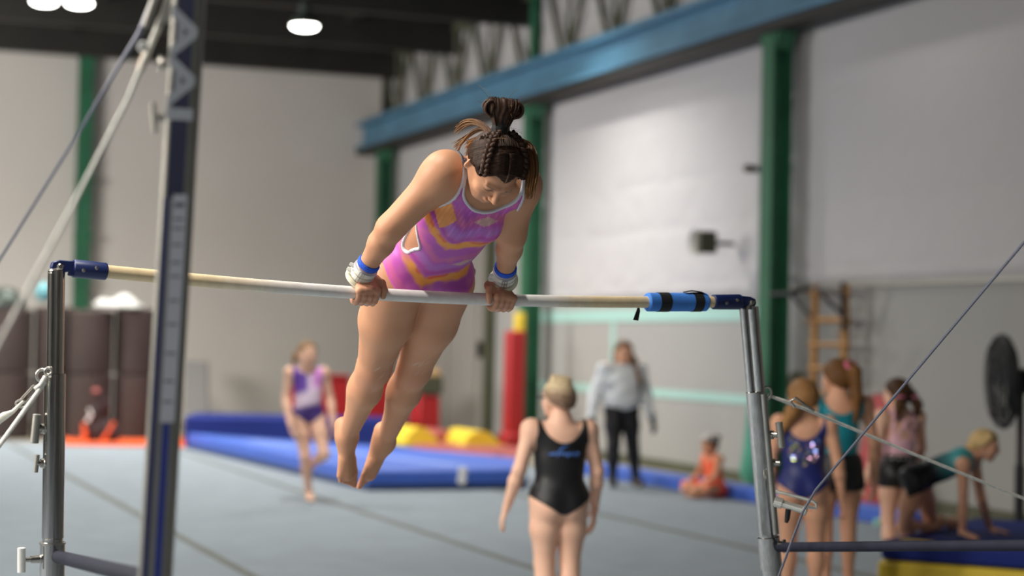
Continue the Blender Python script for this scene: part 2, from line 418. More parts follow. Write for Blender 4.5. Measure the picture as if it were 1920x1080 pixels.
MB().box(rw((bt0+bt1)/2, BZ1+.04, .38), (bt1-bt0, .08, .09), AX_W).build('crane_rail', m_blue_beam, beam)
truss = empty('roof_truss', rw(10, BZ1, .1), kind='structure')
MB().box(rw(13, ZC-.12, .15), (28, .12, .14), AX_W).build('top_chord', m_olive, truss)
for i in range(26):
    t = .5+i*.82
    if abs(t-7.7) < .3 or abs(t-15.4) < .3: continue
    a, b_ = (t, t+.62) if i % 2 else (t+.62, t)
    MB().tube([rw(a, BZ1+.02, .15), rw(b_, ZC-.15, .15)], .045, 8).build('diagonal', m_olive, truss)
    if i % 2: MB().tube([rw(t-.02, BZ1+.02, .15), rw(t-.02, ZC-.15, .15)], .035, 8).build('post', m_olive, truss)
# column against the back wall
lc = at(157, 500, 33.8); tb = (CORNER-lc)@BD
oc = column(bw(tb, 0, .16), (BD, WD), .25, ZC, cap=False)
for z in (1.6, 2.5, 3.3, 4.3):
    MB().box(bw(tb, z, .3), (.34, .05, .08), np.array([BD, WD, V(0, 0, 1)])).build('clip', m_green, oc)
# carpeted spring floor with its seams
cz = .012
ca, cbp = ground(1085, 891), ground(1700, 995); cdir = nz(cbp-ca); 
far_r = ground(982, 872); 
q = lambda p: V(p[0], p[1], cz)
e1 = ca-cdir*3.6; e2 = ca+cdir*26; lft = V(-cdir[1], cdir[0], 0)
if lft[0] > 0: lft = -lft
fl_l = ground(-30, 828); 
carpet = MB().prism([q(e1), q(e2), q(e2+lft*22), q(fl_l+lft*10), q(fl_l)], V(0, 0, -.01)).build('floor_carpet', m_floor, kind='structure')
def strip(p0, p1, w_, m, name, parent, z):
    a, b_ = ground(*p0), ground(*p1); d = nz(b_-a); n_ = V(-d[1], d[0], 0)
    b_ = b_+d*15
    MB().box((a+b_)/2+V(0, 0, z), (np.linalg.norm(b_-a), w_, .004), np.array([d, n_, V(0, 0, 1)])).build(name, m, parent)
strip((20, 836), (465, 1080), .075, m_seam, 'seam_strip', carpet, cz+.001)
strip((335, 848), (1020, 1076), .075, m_seam, 'seam_strip', carpet, cz+.001)
strip((780, 885), (1420, 1035), .10, m_seam, 'seam_strip', carpet, cz+.001)
# blue foam border along the right-hand edge
s0, s1 = ground(1085, 890), ground(1700, 994); sd = nz(s1-s0); sn = V(-sd[1], sd[0], 0)
LEN = np.linalg.norm(s1-s0); k0 = 0
edges = [(0, 1.5), (1.52, 3.0), (3.02, 4.7), (4.74, 6.4), (6.44, 6.9)]
for i, (a, b_) in enumerate(edges):
    o = MB().box(s0+sd*(a+b_)/2+sn*(.16 if sn[0] > 0 else -.16)+V(0, 0, .075), (b_-a-.02, .26, .15), np.array([sd, sn, V(0, 0, 1)])).build('edge_pad', m_bluemat, bevel=.02)
    tag(o, ['blue foam edge pad at the far end, left of the adult in leggings', 'blue foam edge pad just behind the coach in the white sweatshirt', 'blue foam edge pad behind the seated child in orange', 'blue foam edge pad at the foot of the thick green column', 'blue foam edge pad between column and leaning red mat'][i], 'edge pad', 'blue edge pads along the right wall')
# ------------------------------------------------------------------ ceiling lamps
def lamp(p, label, pw=1.0):
    o = empty('high_bay_lamp', p, label, 'ceiling lamp', 'round high bay lamps'); p = np.asarray(p)
    MB().lathe(p, (0, 0, 1), [(0, .205), (.02, .21), (.10, .17), (.18, .09), (.30, .08), (.32, .05)], 24).build('housing', m_lamp, o, smooth=True)
    MB().lathe(p, (0, 0, -1), [(-.01, .19), (.0, .192), (.03, .18), (.055, .13), (.064, .05), (.066, .0)], 24).build('lens', m_lens, o, smooth=True)
    MB().tube([p+V(0, 0, .3), V(p[0], p[1], ZC-.3)], .012, 6).build('hanger', m_dkbrown, o)
    d = bpy.data.lights.new('lamp_light', 'SPOT'); d.energy = LAMP_POWER*5*pw; d.color = (1.0, .965, .91); d.spot_size = math.radians(150); d.spot_blend = .9; d.shadow_soft_size = .16
    l = bpy.data.objects.new('lamp_light', d); COL.objects.link(l); l.parent = o; l.location = (0, 0, -.10)
lamp(at(571, 48, 27), 'round bright high bay lamp hanging alone below the dark ceiling')
lamp(at(83, 2, 28.3), 'round lamp at the top edge, further left of the paired lamps')
lamp(at(148, 5, 27.2), 'round lamp at the top edge, right one of the paired lamps')
# the rest of the lamp rows, overhead and out of the picture
for (x, y) in ((-4.8, 20), (-.8, 23.5), (-1.8, 16.5), (-6.0, 13), (-1.9, 4.6), (-3.2, 7.6), (-8, 7), (-7.5, 1)):
    lamp(V(x, y, 6.0), 'round high bay lamp overhead, outside the picture')

for t, pw in ((11.6, .45), (18.8, .07)): lamp(rw(t, 6.35, 1.75), 'round high bay lamp close to the crane beam, outside the picture', pw)
# ------------------------------------------------------------------ uneven bars
BL, BR = at(105, 500, 5.54), at(1400, 566, 6.62)
BDIR = nz(BR-BL); BLEN = np.linalg.norm(BR-BL); BN = nz(V(BDIR[1], -BDIR[0], 0))             # along the low bar / the way the gymnast faces
BUP = np.cross(BN, BDIR); BUP = BUP if BUP[2] > 0 else -BUP
def on_bar(px):                                              # point of the bar axis under a picture column
    r = ray(px, 0); r2 = ray(px, 1080); n_ = np.cross(r, r2); s = ((CAM-BL)@n_)/(BDIR@n_); return BL+BDIR*s-BUP*.0355*math.sin(math.pi*min(1, max(0, s/BLEN)))   # the rail bends under her weight
ub = empty('uneven_bars', (float(BL[0]), float(BL[1]), 0), 'uneven bars with pale wooden low rail, chrome uprights and white cables', 'gymnastics bars')
BRAD = .0195
# rail, white with chalk in the middle
nt_rail = m_rail
p0, p1 = on_bar(196), on_bar(1345)
rail = MB().tube([on_bar(196+(1345-196)*i/60) for i in range(61)], BRAD, 24).build('bar_rail', m_rail, ub, smooth=True)
me = rail.data; a = me.color_attributes.new('Col', 'FLOAT_COLOR', 'POINT')
nv = len(me.vertices); cc = np.ones((nv, 4), np.float32); vv = np.array([v.co for v in me.vertices])+parent_world(ub)
pxs = np.array([proj(v)[0] for v in vv]); chalk = np.clip((pxs-380)/230, 0, 1)*np.clip((1120-pxs)/130, 0, 1)
chalk = np.clip(chalk*1.25+.12*wob(vv, 25, 2), 0, 1)[:, None]
cc[:, :3] = (1-chalk)*L3(232, 208, 164)+chalk*L3(232, 228, 222); a.data.foreach_set('color', cc.ravel())
m_railc = mat('rail_chalked', C(230, 220, 200), .55, var=.12, scale=30, attr=True); me.materials.clear(); me.materials.append(m_railc)
def fitting(pa, pb, ptip, side):
    """blue end fitting: sleeve over the rail, tapering to a clevis on the upright"""
    ax = nz(pb-pa); o = MB()
    prof = [(0, .0205), (.001, .0255), (np.linalg.norm(pb-pa)-.004, .0265), (np.linalg.norm(pb-pa), .0240)]
    o.lathe(pa, ax, prof, 24)
    up = BUP; a2 = pb-ax*.01
    n_ = BN
    ln = np.linalg.norm(ptip-pb)
    pts = [a2+up*.022, a2+ax*ln*.55+up*.020, ptip+up*.020, ptip+ax*.020+up*.012, ptip+ax*.024-up*.004, ptip+ax*.016-up*.016, ptip-ax*.004-up*.019, a2+ax*ln*.50-up*.010, a2+ax*.022-up*.022, a2-up*.024]
    o.prism([p+n_*.013 for p in pts], -n_*.026)
    f = o.build('end_fitting', m_navy, ub, smooth=True, bevel=.003)
    for k, fr in enumerate((.36, .74)):
        c = pa+(pb-pa)*fr+n_*.0245+up*(.006 if k == side else -.004)
        MB().lathe(c, n_, [(0, .0058), (.003, .0055), (.0042, .003)], 12).build('bolt', m_chrome2, f, smooth=True)
    MB().lathe(ptip-n_*.022, n_, [(0, .008), (.0, .0095), (.044, .0095), (.047, .006)], 14).build('pivot_pin', m_chrome2, f, smooth=True)
    return f
fitting(on_bar(200), on_bar(136), on_bar(110)+BUP*.000, 0)
fitting(on_bar(1336), on_bar(1388), on_bar(1404)-BUP*.002, 1)

def down(a, b):                                              # on from b, away from a, to an anchor on the floor
    a, b = np.asarray(a), np.asarray(b); d = b-a; return b+d*((b[2]-.02)/max(-d[2], 1e-6))
def tube_part(name, pts, r, m, label=None, seg=20, flat=None, bevel=0, parent=ub):
    if name in ('guy_rope', 'cable_tail') and len(pts) > 3 or name == 'steel_cable':
        pts = list(pts)+[down(pts[-2], pts[-1])]; r = (list(r)+[r[-1]]) if not np.isscalar(r) else r
    return MB().tube(pts, r, seg, flat=flat).build(name, m, parent, smooth=True, label=label)
# --- left upright of the low bar
def LU(py, d=5.54):
    x = 106-(py-500)*.0142; return at(x, py, d)
tube_part('upright_inner', [LU(508), LU(520), LU(735)], .0245, m_chrome)
up1 = MB().lathe(LU(700), LU(1530)-LU(700), [(0, .026), (.002, .031), (.475, .031), (.477, .029), (.49, .029), (.492, .0355), (1.27, .0355)], 24).build('upright_outer', m_chrome, ub, smooth=True)
MB().lathe(LU(506), V(0, 0, 1), [(-.01, .0245), (0, .022), (.006, .012), (.02, .010)], 16).build('end_cap', m_chrome2, ub, smooth=True)
XL = nz(at(0, 700, 5.54)-at(100, 700, 5.54))                  # leftwards
def knob(c, out, h, r, name='clamp_knob', handle=None, hm=m_bracket, hr=.009):
    k = MB().lathe(c, out, [(0, r*1.1), (.006, r*1.15), (.008, r*.95), (h*.55, r*.9), (h*.56, r*.6), (h, r*.55), (h+.003, r*.3)], 16).build(name, m_chrome2, ub, smooth=True)
    if handle is not None:
        q = np.asarray(c)+np.asarray(out)*h
        MB().tube([q-handle, q-handle*.96, q+handle*.96, q+handle], [hr*.7, hr, hr, hr*.7], 12).build('knob_handle', hm, k, smooth=True)
    return k
outL = nz(XL*.85-V(0, 1, 0)*.5)
knob(LU(803)+outL*.024, outL, .030, .015, handle=V(.003, 0, .042), hr=.0125)
knob(LU(868)+outL*.024, outL, .026, .014, handle=V(.002, 0, .026), hr=.007)
knob(LU(1047)+outL*.030, outL, .060, .012, handle=V(-.001, 0, .036), hr=.012, hm=m_white)
ringL = LU(704)+XL*.036
MB().tube([ringL+(XL*math.cos(a)+V(0, 0, 1)*math.sin(a))*.017 for a in np.linspace(0, 2*math.pi, 17)[:-1]], .005, 10, closed=True).build('eye_ring', m_chrome2, ub, smooth=True)
ringL2 = LU(696)+XL*.012-V(0, 1, 0)*.03
MB().tube([ringL2+(XL*math.cos(a)+V(0, 0, 1)*math.sin(a))*.010 for a in np.linspace(0, 2*math.pi, 17)[:-1]], .004, 10, closed=True).build('eye_ring', m_chrome2, ub, smooth=True)
tube_part('guy_rope', [at(84, 716, 5.50), at(66, 742, 5.48), at(30, 792, 5.42), at(-25, 868, 5.33)], .0068, m_rope, 'white sheathed cable', 12)
tube_part('guy_rope', [at(86, 706, 5.50), at(77, 722, 5.49), at(66, 730, 5.49)], .008, m_rope, None, 12)
for a_, b_ in (((64, 722), (40, 748)), ((70, 733), (46, 758))):
    tube_part('turnbuckle_bar', [at(*a_, 5.49), at(*b_, 5.47)], .0035, m_chrome2, None, 8)
MB().tube([at(40+ (11*math.cos(a)), 757+7*math.sin(a), 5.47) for a in np.linspace(0, 6.28, 13)[:-1]], .003, 8, closed=True).build('shackle', m_chrome2, ub, smooth=True)
tube_part('cable_tail', [at(44, 752, 5.47), at(24, 772, 5.46), at(8, 780, 5.45), at(-30, 808, 5.4)], [.004, .006, .0115, .0115], m_rope, 'taped end of the white cable', 12)
MB().lathe(LU(1016), LU(1060)-LU(1016), [(0, .035), (.001, .0375), (.006, .0375)], 20).build('collar', m_chrome2, ub, smooth=True)
tube_part('brace_bar', [LU(1042)+V(.02, -.02, 0), at(262, 1081, 4.05), at(300, 1092, 3.85)], .0185, m_brace, 'dark blue brace tube scuffed bare in places')
# --- right upright of the low bar: two tubes side by side
def RU(py, dx=0, d=6.62):
    x = 1400+(py-568)*.0882; return at(x+dx, py, d+(py-568)*.00018)
for dx, r in ((-6.5, .0155), (9.5, .0215)):
    tube_part('upright_inner', [RU(576, dx), RU(584, dx), RU(760, dx)], r, m_chrome)
rd = nz(RU(1080)-RU(735)); rx = nz(RU(735, 20)-RU(735))
MB().lathe(RU(733, 2), rd, [(0, .028), (.002, .034), (.50, .034), (.501, .033), (.515, .033), (.517, .039), (.63, .039), (.632, .033), (1.3, .033)], 28, ux=rx, sq=(1.0, .8)).build('upright_outer', m_chrome, ub, smooth=True)
MB().tube([RU(738, 15)+V(0, -.02, 0), RU(1000, 15)+V(0, -.02, 0)], .012, 10).build('upright_rib', m_chrome2, ub, smooth=True)
MB().lathe(RU(574, 2), V(0, 0, 1), [(-.012, .025), (0, .022), (.006, .012), (.014, .010)], 16).build('end_cap', m_chrome2, ub, smooth=True)
XR = -XL; outR = nz(XR*.9-V(0, 1, 0)*.4)
MB().tube([RU(737, 24)+(XR*math.cos(a)+V(0, 0, 1)*math.sin(a)*1.5)*.014 for a in np.linspace(0, 2*math.pi, 17)[:-1]], .0045, 10, closed=True).build('eye_ring', m_chrome2, ub, smooth=True)
knob(RU(815, 12), outR, .056, .017, handle=V(.006, 0, -.045), hr=.0125)
knob(RU(868, 12), outR, .046, .017)
tube_part('guy_rope', [at(1440, 741, 6.66), at(1470, 752, 6.66), at(1510, 767, 6.7), at(1700, 846, 6.78), at(1950, 947, 6.9)], [.005, .007, .006, .0055, .0055], m_rope, 'thin white cable running to the right', 12)
tube_part('thimble', [at(1490, 764, 6.66), at(1482, 752, 6.66), at(1492, 746, 6.66), at(1510, 760, 6.66), at(1526, 770, 6.68)], .005, m_chrome2, None, 10)
# lever clamp
cl = MB().tube([at(1455, 921, 6.6), at(1520, 938, 6.55), at(1531, 944, 6.55), at(1530, 953, 6.55), at(1508, 949, 6.55)], .006, 10).build('clamp_lever', m_bright, ub, smooth=True)
MB().lathe(at(1452, 940, 6.55), at(1512, 958, 6.52)-at(1452, 940, 6.55), [(0, .014), (.002, .018), (.028, .018), (.03, .013), (.10, .013), (.102, .018), (.113, .018), (.115, .010)], 18).build('clamp_barrel', m_bright, cl, smooth=True)
tube_part('clamp_pin', [at(1478, 955, 6.55), at(1476, 972, 6.55), at(1474, 980, 6.55)], [.010, .009, .006], m_black, None, 10)
def HU(py, dx=0, dd=0):
    x = 348.5-(py-100)*.0585; return at(x+dx, py, 3.8+dd)
HR0 = HU(-700); hr1 = HR0+BDIR*2.4
hf1 = V(hr1[0], hr1[1], 0)+BDIR*.28; pole = lambda z: hf1+(hr1-hf1)*(z/hr1[2])
# brace on the right side
tube_part('brace_bar', [RU(1026, 14), pole(1.075)], .0165, m_brace, 'dark blue brace tube')
MB().lathe(RU(1024, 10), XR, [(0, .018), (.03, .018), (.032, .024), (.042, .024), (.044, .012)], 16).build('brace_joint', m_chrome2, ub, smooth=True)
tube_part('brace_pin', [RU(1017, 14)+V(0, -.05, .0), RU(1017, 50)+V(0, -.06, .0)], .004, m_chrome2, None, 8)
# thin steel cable from the high bar, crossing the picture on the right
tube_part('steel_cable', [pole(2.18), at(1530, 918, 6.35), at(1505, 960, 6.4), at(1462, 1075, 6.5), at(1440, 1140, 6.55)], .0042, m_cable, 'thin grey steel cable', 8)
# --- near upright of the high bar (blurred, taller than the picture)
def HU(py, dx=0, dd=0):
    x = 348.5-(py-100)*.0585; return at(x+dx, py, 3.8+dd)
hd = nz(HU(1000)-HU(100)); hx = nz(HU(500, 20)-HU(500))
hn = nz(np.cross(hd, hx)); hn = hn if hn[1] < 0 else -hn
hax = np.array([hx, hn, hd])
hi = MB().box(HU(-330), (.050, .046, .60), hax).build('upright_inner', m_chrome2, ub, bevel=.018, bseg=4, label='bare alloy upright of the high bar')
ho = MB().box((HU(-120)+HU(1900))/2, (.064, .056, np.linalg.norm(HU(1900)-HU(-120))), hax).build('upright_outer', m_postalloy, ub, bevel=.016, bseg=4, label='alloy upright of the high bar with blue stripes and a scale label')
def face_strip(y0, y1, x0, x1, m, name, parent, off=.0292):
    q = [HU(y0, x0)+hn*off, HU(y0, x1)+hn*off, HU(y1, x1)+hn*off, HU(y1, x0)+hn*off]
    return MB().prism(q, -hn*.002).build(name, m, parent)
m_darkface = mat('dark_navy_face', C(52, 54, 78), .4, metal=.4)
face_strip(372, 1150, -21, -9, mat('faded_blue_stripe', C(66, 70, 112), .4, metal=.2), 'side_stripe', ho)
face_strip(-100, 372, -17, 16, m_darkface, 'dark_face', ho)
face_strip(792, 1150, 2, 15, m_stripeblue, 'blue_stripe', ho)
sc = face_strip(366, 790, -3, 24, m_label, 'scale_label', ho, .0302)
for y in (382, 386, 410, 428, 458, 491, 517, 562, 606, 660, 712, 750): face_strip(y, y+3.2, 0, 19, m_ink, 'scale_mark', ho, .0306)
# lettering running down the post
tcu = bpy.data.curves.new('letters', 'FONT'); tcu.body = 'AAI'; tcu.size = .071; tcu.extrude = .0008; tcu.align_x = 'CENTER'; tcu.align_y = 'CENTER'; tcu.offset = .0022; tcu.space_character = .98
tmp = bpy.data.objects.new('letters_curve', tcu); COL.objects.link(tmp); bpy.context.view_layer.update()
lme = bpy.data.meshes.new_from_object(tmp.evaluated_get(bpy.context.evaluated_depsgraph_get())); bpy.data.objects.remove(tmp)
to = bpy.data.objects.new('letters', lme); COL.objects.link(to); lme.materials.clear(); lme.materials.append(m_letter)
lx = hd; lz = hn; ly = np.cross(lz, lx); lx = hd*2.05; lp = HU(126, -3)+hn*.0302-parent_world(ub)
to.matrix_world = Matrix(((lx[0], ly[0], lz[0], lp[0]), (lx[1], ly[1], lz[1], lp[1]), (lx[2], ly[2], lz[2], lp[2]), (0, 0, 0, 1)))
mw = to.matrix_world.copy(); to.parent = ub; to.matrix_basis = mw
# hardware on the near upright
outH = nz(XL*.9-V(0, 1, 0)*.35)
knob(HU(120, -28), outH, .016, .013)
knob(HU(120, -34)+outH*.01, outH, .006, .014)
knob(HU(222, -28), outH, .026, .010, handle=nz(V(-.1, 0, 1))*.030, hr=.006)
tube_part('guy_rope', [at(330, -30, 3.86), at(292, 62, 3.85), at(240, 185, 3.75), at(150, 360, 3.55), at(0, 640, 3.2), at(-40, 715, 3.12)], [.008, .007, .0046, .0043, .0038, .0038], m_rope, 'white sheathed cable of the high bar', 12)
tube_part('guy_rope', [at(300, -30, 3.95), at(262, 62, 3.98), at(232, 108, 4.0), at(150, 245, 4.15), at(0, 486, 4.5), at(-40, 550, 4.6)], [.007, .006, .004, .0034, .0034, .0034], m_cable, 'grey steel cable of the high bar', 10)
for (a_, b_, d_) in (((296, -20), (272, 50), 3.8), ((322, -20), (298, 52), 3.8), ((344, -25), (312, 42), 3.8)):
    tube_part('turnbuckle_bar', [at(*a_, d_), at(*b_, d_)], .007, m_bracket, None, 10)
MB().lathe(at(268, 88, 3.8), V(.1, -1, .1), [(-.01, .006), (0, .011), (.008, .010), (.012, .004)], 14).build('cable_button', m_white, ub, smooth=True)
tube_part('cable_ferrule', [at(278, 92, 3.84), at(262, 132, 3.8)], .0085, mat('copper_tape', C(176, 150, 128), .6), None, 10)
# high rail above the frame, standing on the same kind of fitting
MB().tube([HR0, hr1], BRAD, 20).build('bar_rail', m_rail, ub, smooth=True, label='high rail above the picture')
MB().tube([hf1, pole(1.3), hr1+V(0, 0, .02)], .031, 16, flat=(1, .85)).build('upright_outer', m_postalloy, ub, smooth=True, label='second upright of the high bar, outside the picture')

# ------------------------------------------------------------------ foam sleeve on the rail, loose strap
f0, f1 = on_bar(1213), on_bar(1324)
fp = empty('bar_foam_pad', (float(f0[0]), float(f0[1]), float(f0[2])), 'bright blue foam tube with black straps wrapped around the low rail', 'foam pad')
L_ = np.linalg.norm(f1-f0); FD = nz(f1-f0)
MB().lathe(f0, FD, [(0, .0205), (0, .028), (.004, .0315), (.5*L_, .0318), (L_-.004, .0315), (L_, .028), (L_, .0205)], 28).build('foam_sleeve', m_foam, fp, smooth=True)
for s_, w_ in ((.04, .042), (L_-.06, .036)):
    MB().lathe(f0+FD*s_, FD, [(0, .0315), (0, .0332), (w_, .0332), (w_, .0315)], 28).build('strap', m_black, fp)
c0 = f0+FD*(L_-.075); 
MB().tube([c0+BUP*.033+BDIR*(-.02)+BN*.01, c0+BUP*.039+BDIR*.01+BN*.01, c0+BUP*.036+BDIR*.045+BN*.012, c0+BUP*.024+BDIR*.07+BN*.014], .009, 8, flat=(1, .25)).build('strap_tail', m_black, fp, smooth=True)
ts = on_bar(1196)
st = MB().prism([ts+BDIR*x+BUP*z-BN*.004 for x, z in ((.002, -.0185), (.010, -.0185), (.012, -.030), (.006, -.062), (-.014, -.060), (-.004, -.034))], BN*.002)
st.build('strap_tail', m_black, fp, label='loose strap end hanging below the rail')
# ------------------------------------------------------------------ hall equipment
def gz(px, py, z): return ground(px, py, z)
# big blue landing area: front mat, thicker stack behind, pale stripe with round pads, seams
def mat_block(name, corners, z0, z1, m, parent=None, bevel=.03, **kw):
    return MB().prism([V(p[0], p[1], z0) for p in corners], V(0, 0, z1-z0)).build(name, m, parent, bevel=bevel, **kw)
lm = empty('landing_mat', gz(700, 893, 0), 'wide blue landing mat with pale stripe on the grey floor', 'landing mat')
A_, B_, C_, D_ = gz(690, 882, .22), gz(984, 880, .22), gz(984, 860, .22), gz(352, 812, .22)
E1, E2 = gz(770, 840, .22), gz(745, 815, .22)
mat_block('mat_body', (A_, B_, C_, E1, D_), .03, .22, m_bluemat, lm)
mat_block('mat_base', (A_+V(0, -.03, 0), B_+V(0, -.03, 0), C_, E1, D_+V(-.03, -.05, 0)), .013, .08, m_bluedk, lm, bevel=.01)
def flat_strip(a, b_, w_, z, m, name, parent, th=.004):
    a = V(a[0], a[1], z); b_ = V(b_[0], b_[1], z); d = nz(b_-a); n_ = V(-d[1], d[0], 0)
    return MB().box((a+b_)/2, (np.linalg.norm(b_-a), w_, th), np.array([d, n_, V(0, 0, 1)])).build(name, m, parent)
flat_strip(gz(470, 826, .222), gz(866, 874, .222), .22, .222, m_bluepale, 'pale_stripe', lm)
flat_strip(gz(400, 818, .222), gz(960, 846, .222), .05, .222, m_bluedk, 'mat_seam', lm)
for p in ((868, 884), (866, 900)):
    c = at(p[0], p[1], A_[1]+.25)
    MB().lathe(c, V(0, -1, 0), [(0, .045), (.01, .05), (.02, .04)], 20).build('round_tab', m_white, lm, smooth=True)
MB().box(gz(785, 889, .1)+V(0, -.02, 0), (.36, .02, .07)).build('pale_patch', m_bluepale, lm)
# thick blue stack behind it
tb0 = at(345, 790, 27.3); tb1 = at(742, 790, 27.6)
bl = mat_block('crash_mat', (tb0, tb1, tb1+V(.1, 1.3, 0), tb0+V(-.1, 1.6, 0)), .013, .42, m_bluemat2)
tag(bl, 'long dark blue crash mat lying behind the landing mat, near the back wall', 'crash mat')
# red blocks against the back wall
rb = empty('vault_block', at(592, 825, 29.9), 'red padded block behind the child in the purple and white leotard', 'padded block')
p = at(594, 752, 29.9); MB().box((p[0], p[1], .49), (.86, .7, .96), AX_W[[1, 0, 2]]).build('block_body', m_redmat, rb, bevel=.04)
MB().box((p[0], p[1]-.02, .99), (.88, .72, .05), AX_W[[1, 0, 2]]).build('block_top', m_redmat, rb, bevel=.02)
rb2 = empty('vault_block', at(716, 825, 29.9), 'red padded block seen between the legs of the gymnast', 'padded block')
p = at(712, 752, 29.9); MB().box((p[0], p[1], .47), (.66, .7, .94), AX_W[[1, 0, 2]]).build('block_body', m_redmat, rb2, bevel=.04)
MB().box((p[0], p[1]-.02, .97), (.68, .72, .05), AX_W[[1, 0, 2]]).build('block_top', m_redmat, rb2, bevel=.02)
vt = empty('vaulting_box', at(798, 825, 29.0), 'dark box with tan top on a red base right of the gymnast\'s legs', 'vaulting box')
p = at(796, 775, 29.0); MB().box((p[0], p[1], .40), (.36, .5, .72), AX_W[[1, 0, 2]], taper=.92).build('box_base', m_redmat, vt, bevel=.03)
MB().box((p[0]+.02, p[1], .90), (.36, .5, .26), AX_W[[1, 0, 2]]).build('box_middle', m_olivebox, vt, bevel=.02)
MB().box((p[0]+.02, p[1], 1.10), (.36, .52, .14), AX_W[[1, 0, 2]], taper=.8).build('box_top', m_tan, vt, bevel=.04)
# wavy maroon mat with yellow ends
wv = empty('wave_mat', gz(850, 850, 0), 'low maroon wave mat with two yellow humps beside the blue landing mat', 'foam mat')
def hump(px0, py0, w_, l_, h_, m, name, dpt):
    c = ground(px0, py0, .2); c = at(px0, py0, dpt); b = MB(); n = 14
    vs_ = []; fs = []
    for i in range(n+1):
        u = i/n; x = (u-.5)*w_; z = h_*math.sin(math.pi*min(1, u*1.1+.12))**.9 if 0 < u < 1 else 0.02
        for y in (-l_/2, l_/2): vs_ += [V(c[0]+x-y*.4, c[1]+y+x*.25, .14+max(z, .03)), V(c[0]+x-y*.4, c[1]+y+x*.25, .14)]
    for i in range(n):
        a = i*4
        fs += [(a, a+4, a+6, a+2), (a, a+1, a+5, a+4), (a+2, a+6, a+7, a+3), (a+1, a+3, a+7, a+5)]
    fs += [(0, 2, 3, 1), (n*4, n*4+1, n*4+3, n*4+2)]
    return b.add(vs_, fs).build(name, m, wv, smooth=True)
hump(780, 830, .60, .9, .26, m_yellow, 'yellow_hump', 26.4)
hump(893, 832, .66, .9, .24, m_yellow, 'yellow_hump', 26.2)
hump(838, 832, .80, .9, .20, m_maroon, 'maroon_hump', 26.9)
mat_block('base_panel', (gz(776, 836, .18), gz(985, 856, .18), gz(982, 838, .18), gz(765, 822, .18)), .013, .18, m_maroon, wv, bevel=.03)
# red upright pad with a yellow top
rp = empty('upright_pad', (at(962, 800, 27.0)[0], 27.0, 0), 'tall narrow red upright pad with yellow top beside the column', 'upright pad')
pc = at(962, 800, 27.0); zt = at(962, 627, 27.0)[2]
MB().box((pc[0], pc[1], (zt+.12)/2+.06), (.25, .26, zt-.14), AX_W[[1, 0, 2]]).build('pad_body', m_redmat, rp, bevel=.05, bseg=3)
MB().box((pc[0]+.06, pc[1]+.05, zt+.14), (.13, .16, .34), AX_W[[1, 0, 2]]).build('pad_top', m_yellow, rp, bevel=.03)
MB().box((pc[0], pc[1]-.02, .16), (.32, .34, .30), AX_W[[1, 0, 2]]).build('pad_foot', m_redmat, rp, bevel=.04)
def wpt(px, py, off=.22):        # on the right wall, off metres in front of it
    r = ray(px, py); o = CORNER-WP*off; n_ = WP; return CAM+r*(((o-CAM)@n_)/(r@n_))
# red mat leaning on the right wall
q4 = [wpt(1644, 739, .02), wpt(1677, 739, .02), wpt(1655, 951, .55), wpt(1603, 945, .55)]
rl = MB().prism(q4, -WP*.08).build('leaning_mat', m_redmat, bevel=.03)
tag(rl, 'narrow red mat leaning against the white wall behind the girls', 'red mat')
# teal pad wrapped round the foot of the column
tc_ = at(1424, 800, 21.7); prof = [(.01, .06), (.05, .25), (.16, .31), (.4, .26), (1.0, .18), (1.7, .155), (1.9, .15)]
tp = MB().lathe((tc_[0]-.0, tc_[1], 0.0), (0, 0, 1), prof, 22, sq=(1, .7)).build('column_pad', m_tealcloth, smooth=True)
tag(tp, 'teal fabric pad wrapped around the foot of the thick green column', 'column pad')
# wall loudspeaker and a little wall hook
sp = empty('wall_speaker', wpt(1318, 455, .45), 'pale grey horn loudspeaker with dark side, high on the white wall', 'loudspeaker')
c = wpt(1312, 455, .55)
MB().lathe(c, -WP, [(-.16, .05), (-.10, .07), (.0, .13), (.06, .155), (.07, .155), (.055, .13), (.02, .06)], 22).build('horn', m_greybox, sp, smooth=True)
MB().box(c+WD*.12+WP*.03, (.13, .22, .26), AX_W).build('driver_box', m_olivebox, sp, bevel=.02)
MB().tube([c+WP*.1, c+WP*.45], .025, 8).build('bracket', m_dkbrown, sp)
hk = MB().lathe(wpt(1404, 316, .16), -WP, [(-.15, .03), (0, .05), (.05, .045), (.06, .02)], 12).build('wall_fixture', m_olivebox, smooth=True)
tag(hk, 'small olive round fixture on the wall just left of the thick column', 'wall fixture')
# wooden wall bars with pull-up bracket
tx = 16.05; PZ = lambda py: at(1550, py, 18.0)[2]
wb = empty('wall_bars', wpt(1555, 930), 'golden wooden wall bars with black pull-up bracket on the white wall', 'wall bars')
for px in (1526, 1582):
    a, b_ = wpt(px, 532), wpt(px, 930); MB().box((a+b_)/2, (.09, .06, a[2]-b_[2]), AX_W).build('side_post', m_wood, wb, bevel=.01)
for py in (548, 600, 646, 690, 735, 780, 825, 870):
    MB().tube([wpt(1518, py, .24), wpt(1592, py, .24)], .026 if py != 600 else .034, 10).build('rung', m_wood, wb, smooth=True)
MB().tube([wpt(1480, 548, .5), wpt(1525, 540, .3), wpt(1578, 552, .3)], .026, 8).build('bracket_bar', m_blackpl, wb, smooth=True)
for a, b_ in (((1484, 552), (1522, 596)), ((1540, 550), (1580, 592)), ((1580, 530), (1582, 620))):
    MB().tube([wpt(*a, .42), wpt(*b_, .30)], .024, 8).build('bracket_strut', m_blackpl, wb, smooth=True)
MB().tube([wpt(1440, 552, .5), wpt(1484, 550, .5)], .02, 8).build('pull_up_bar', m_blackpl, wb, smooth=True)
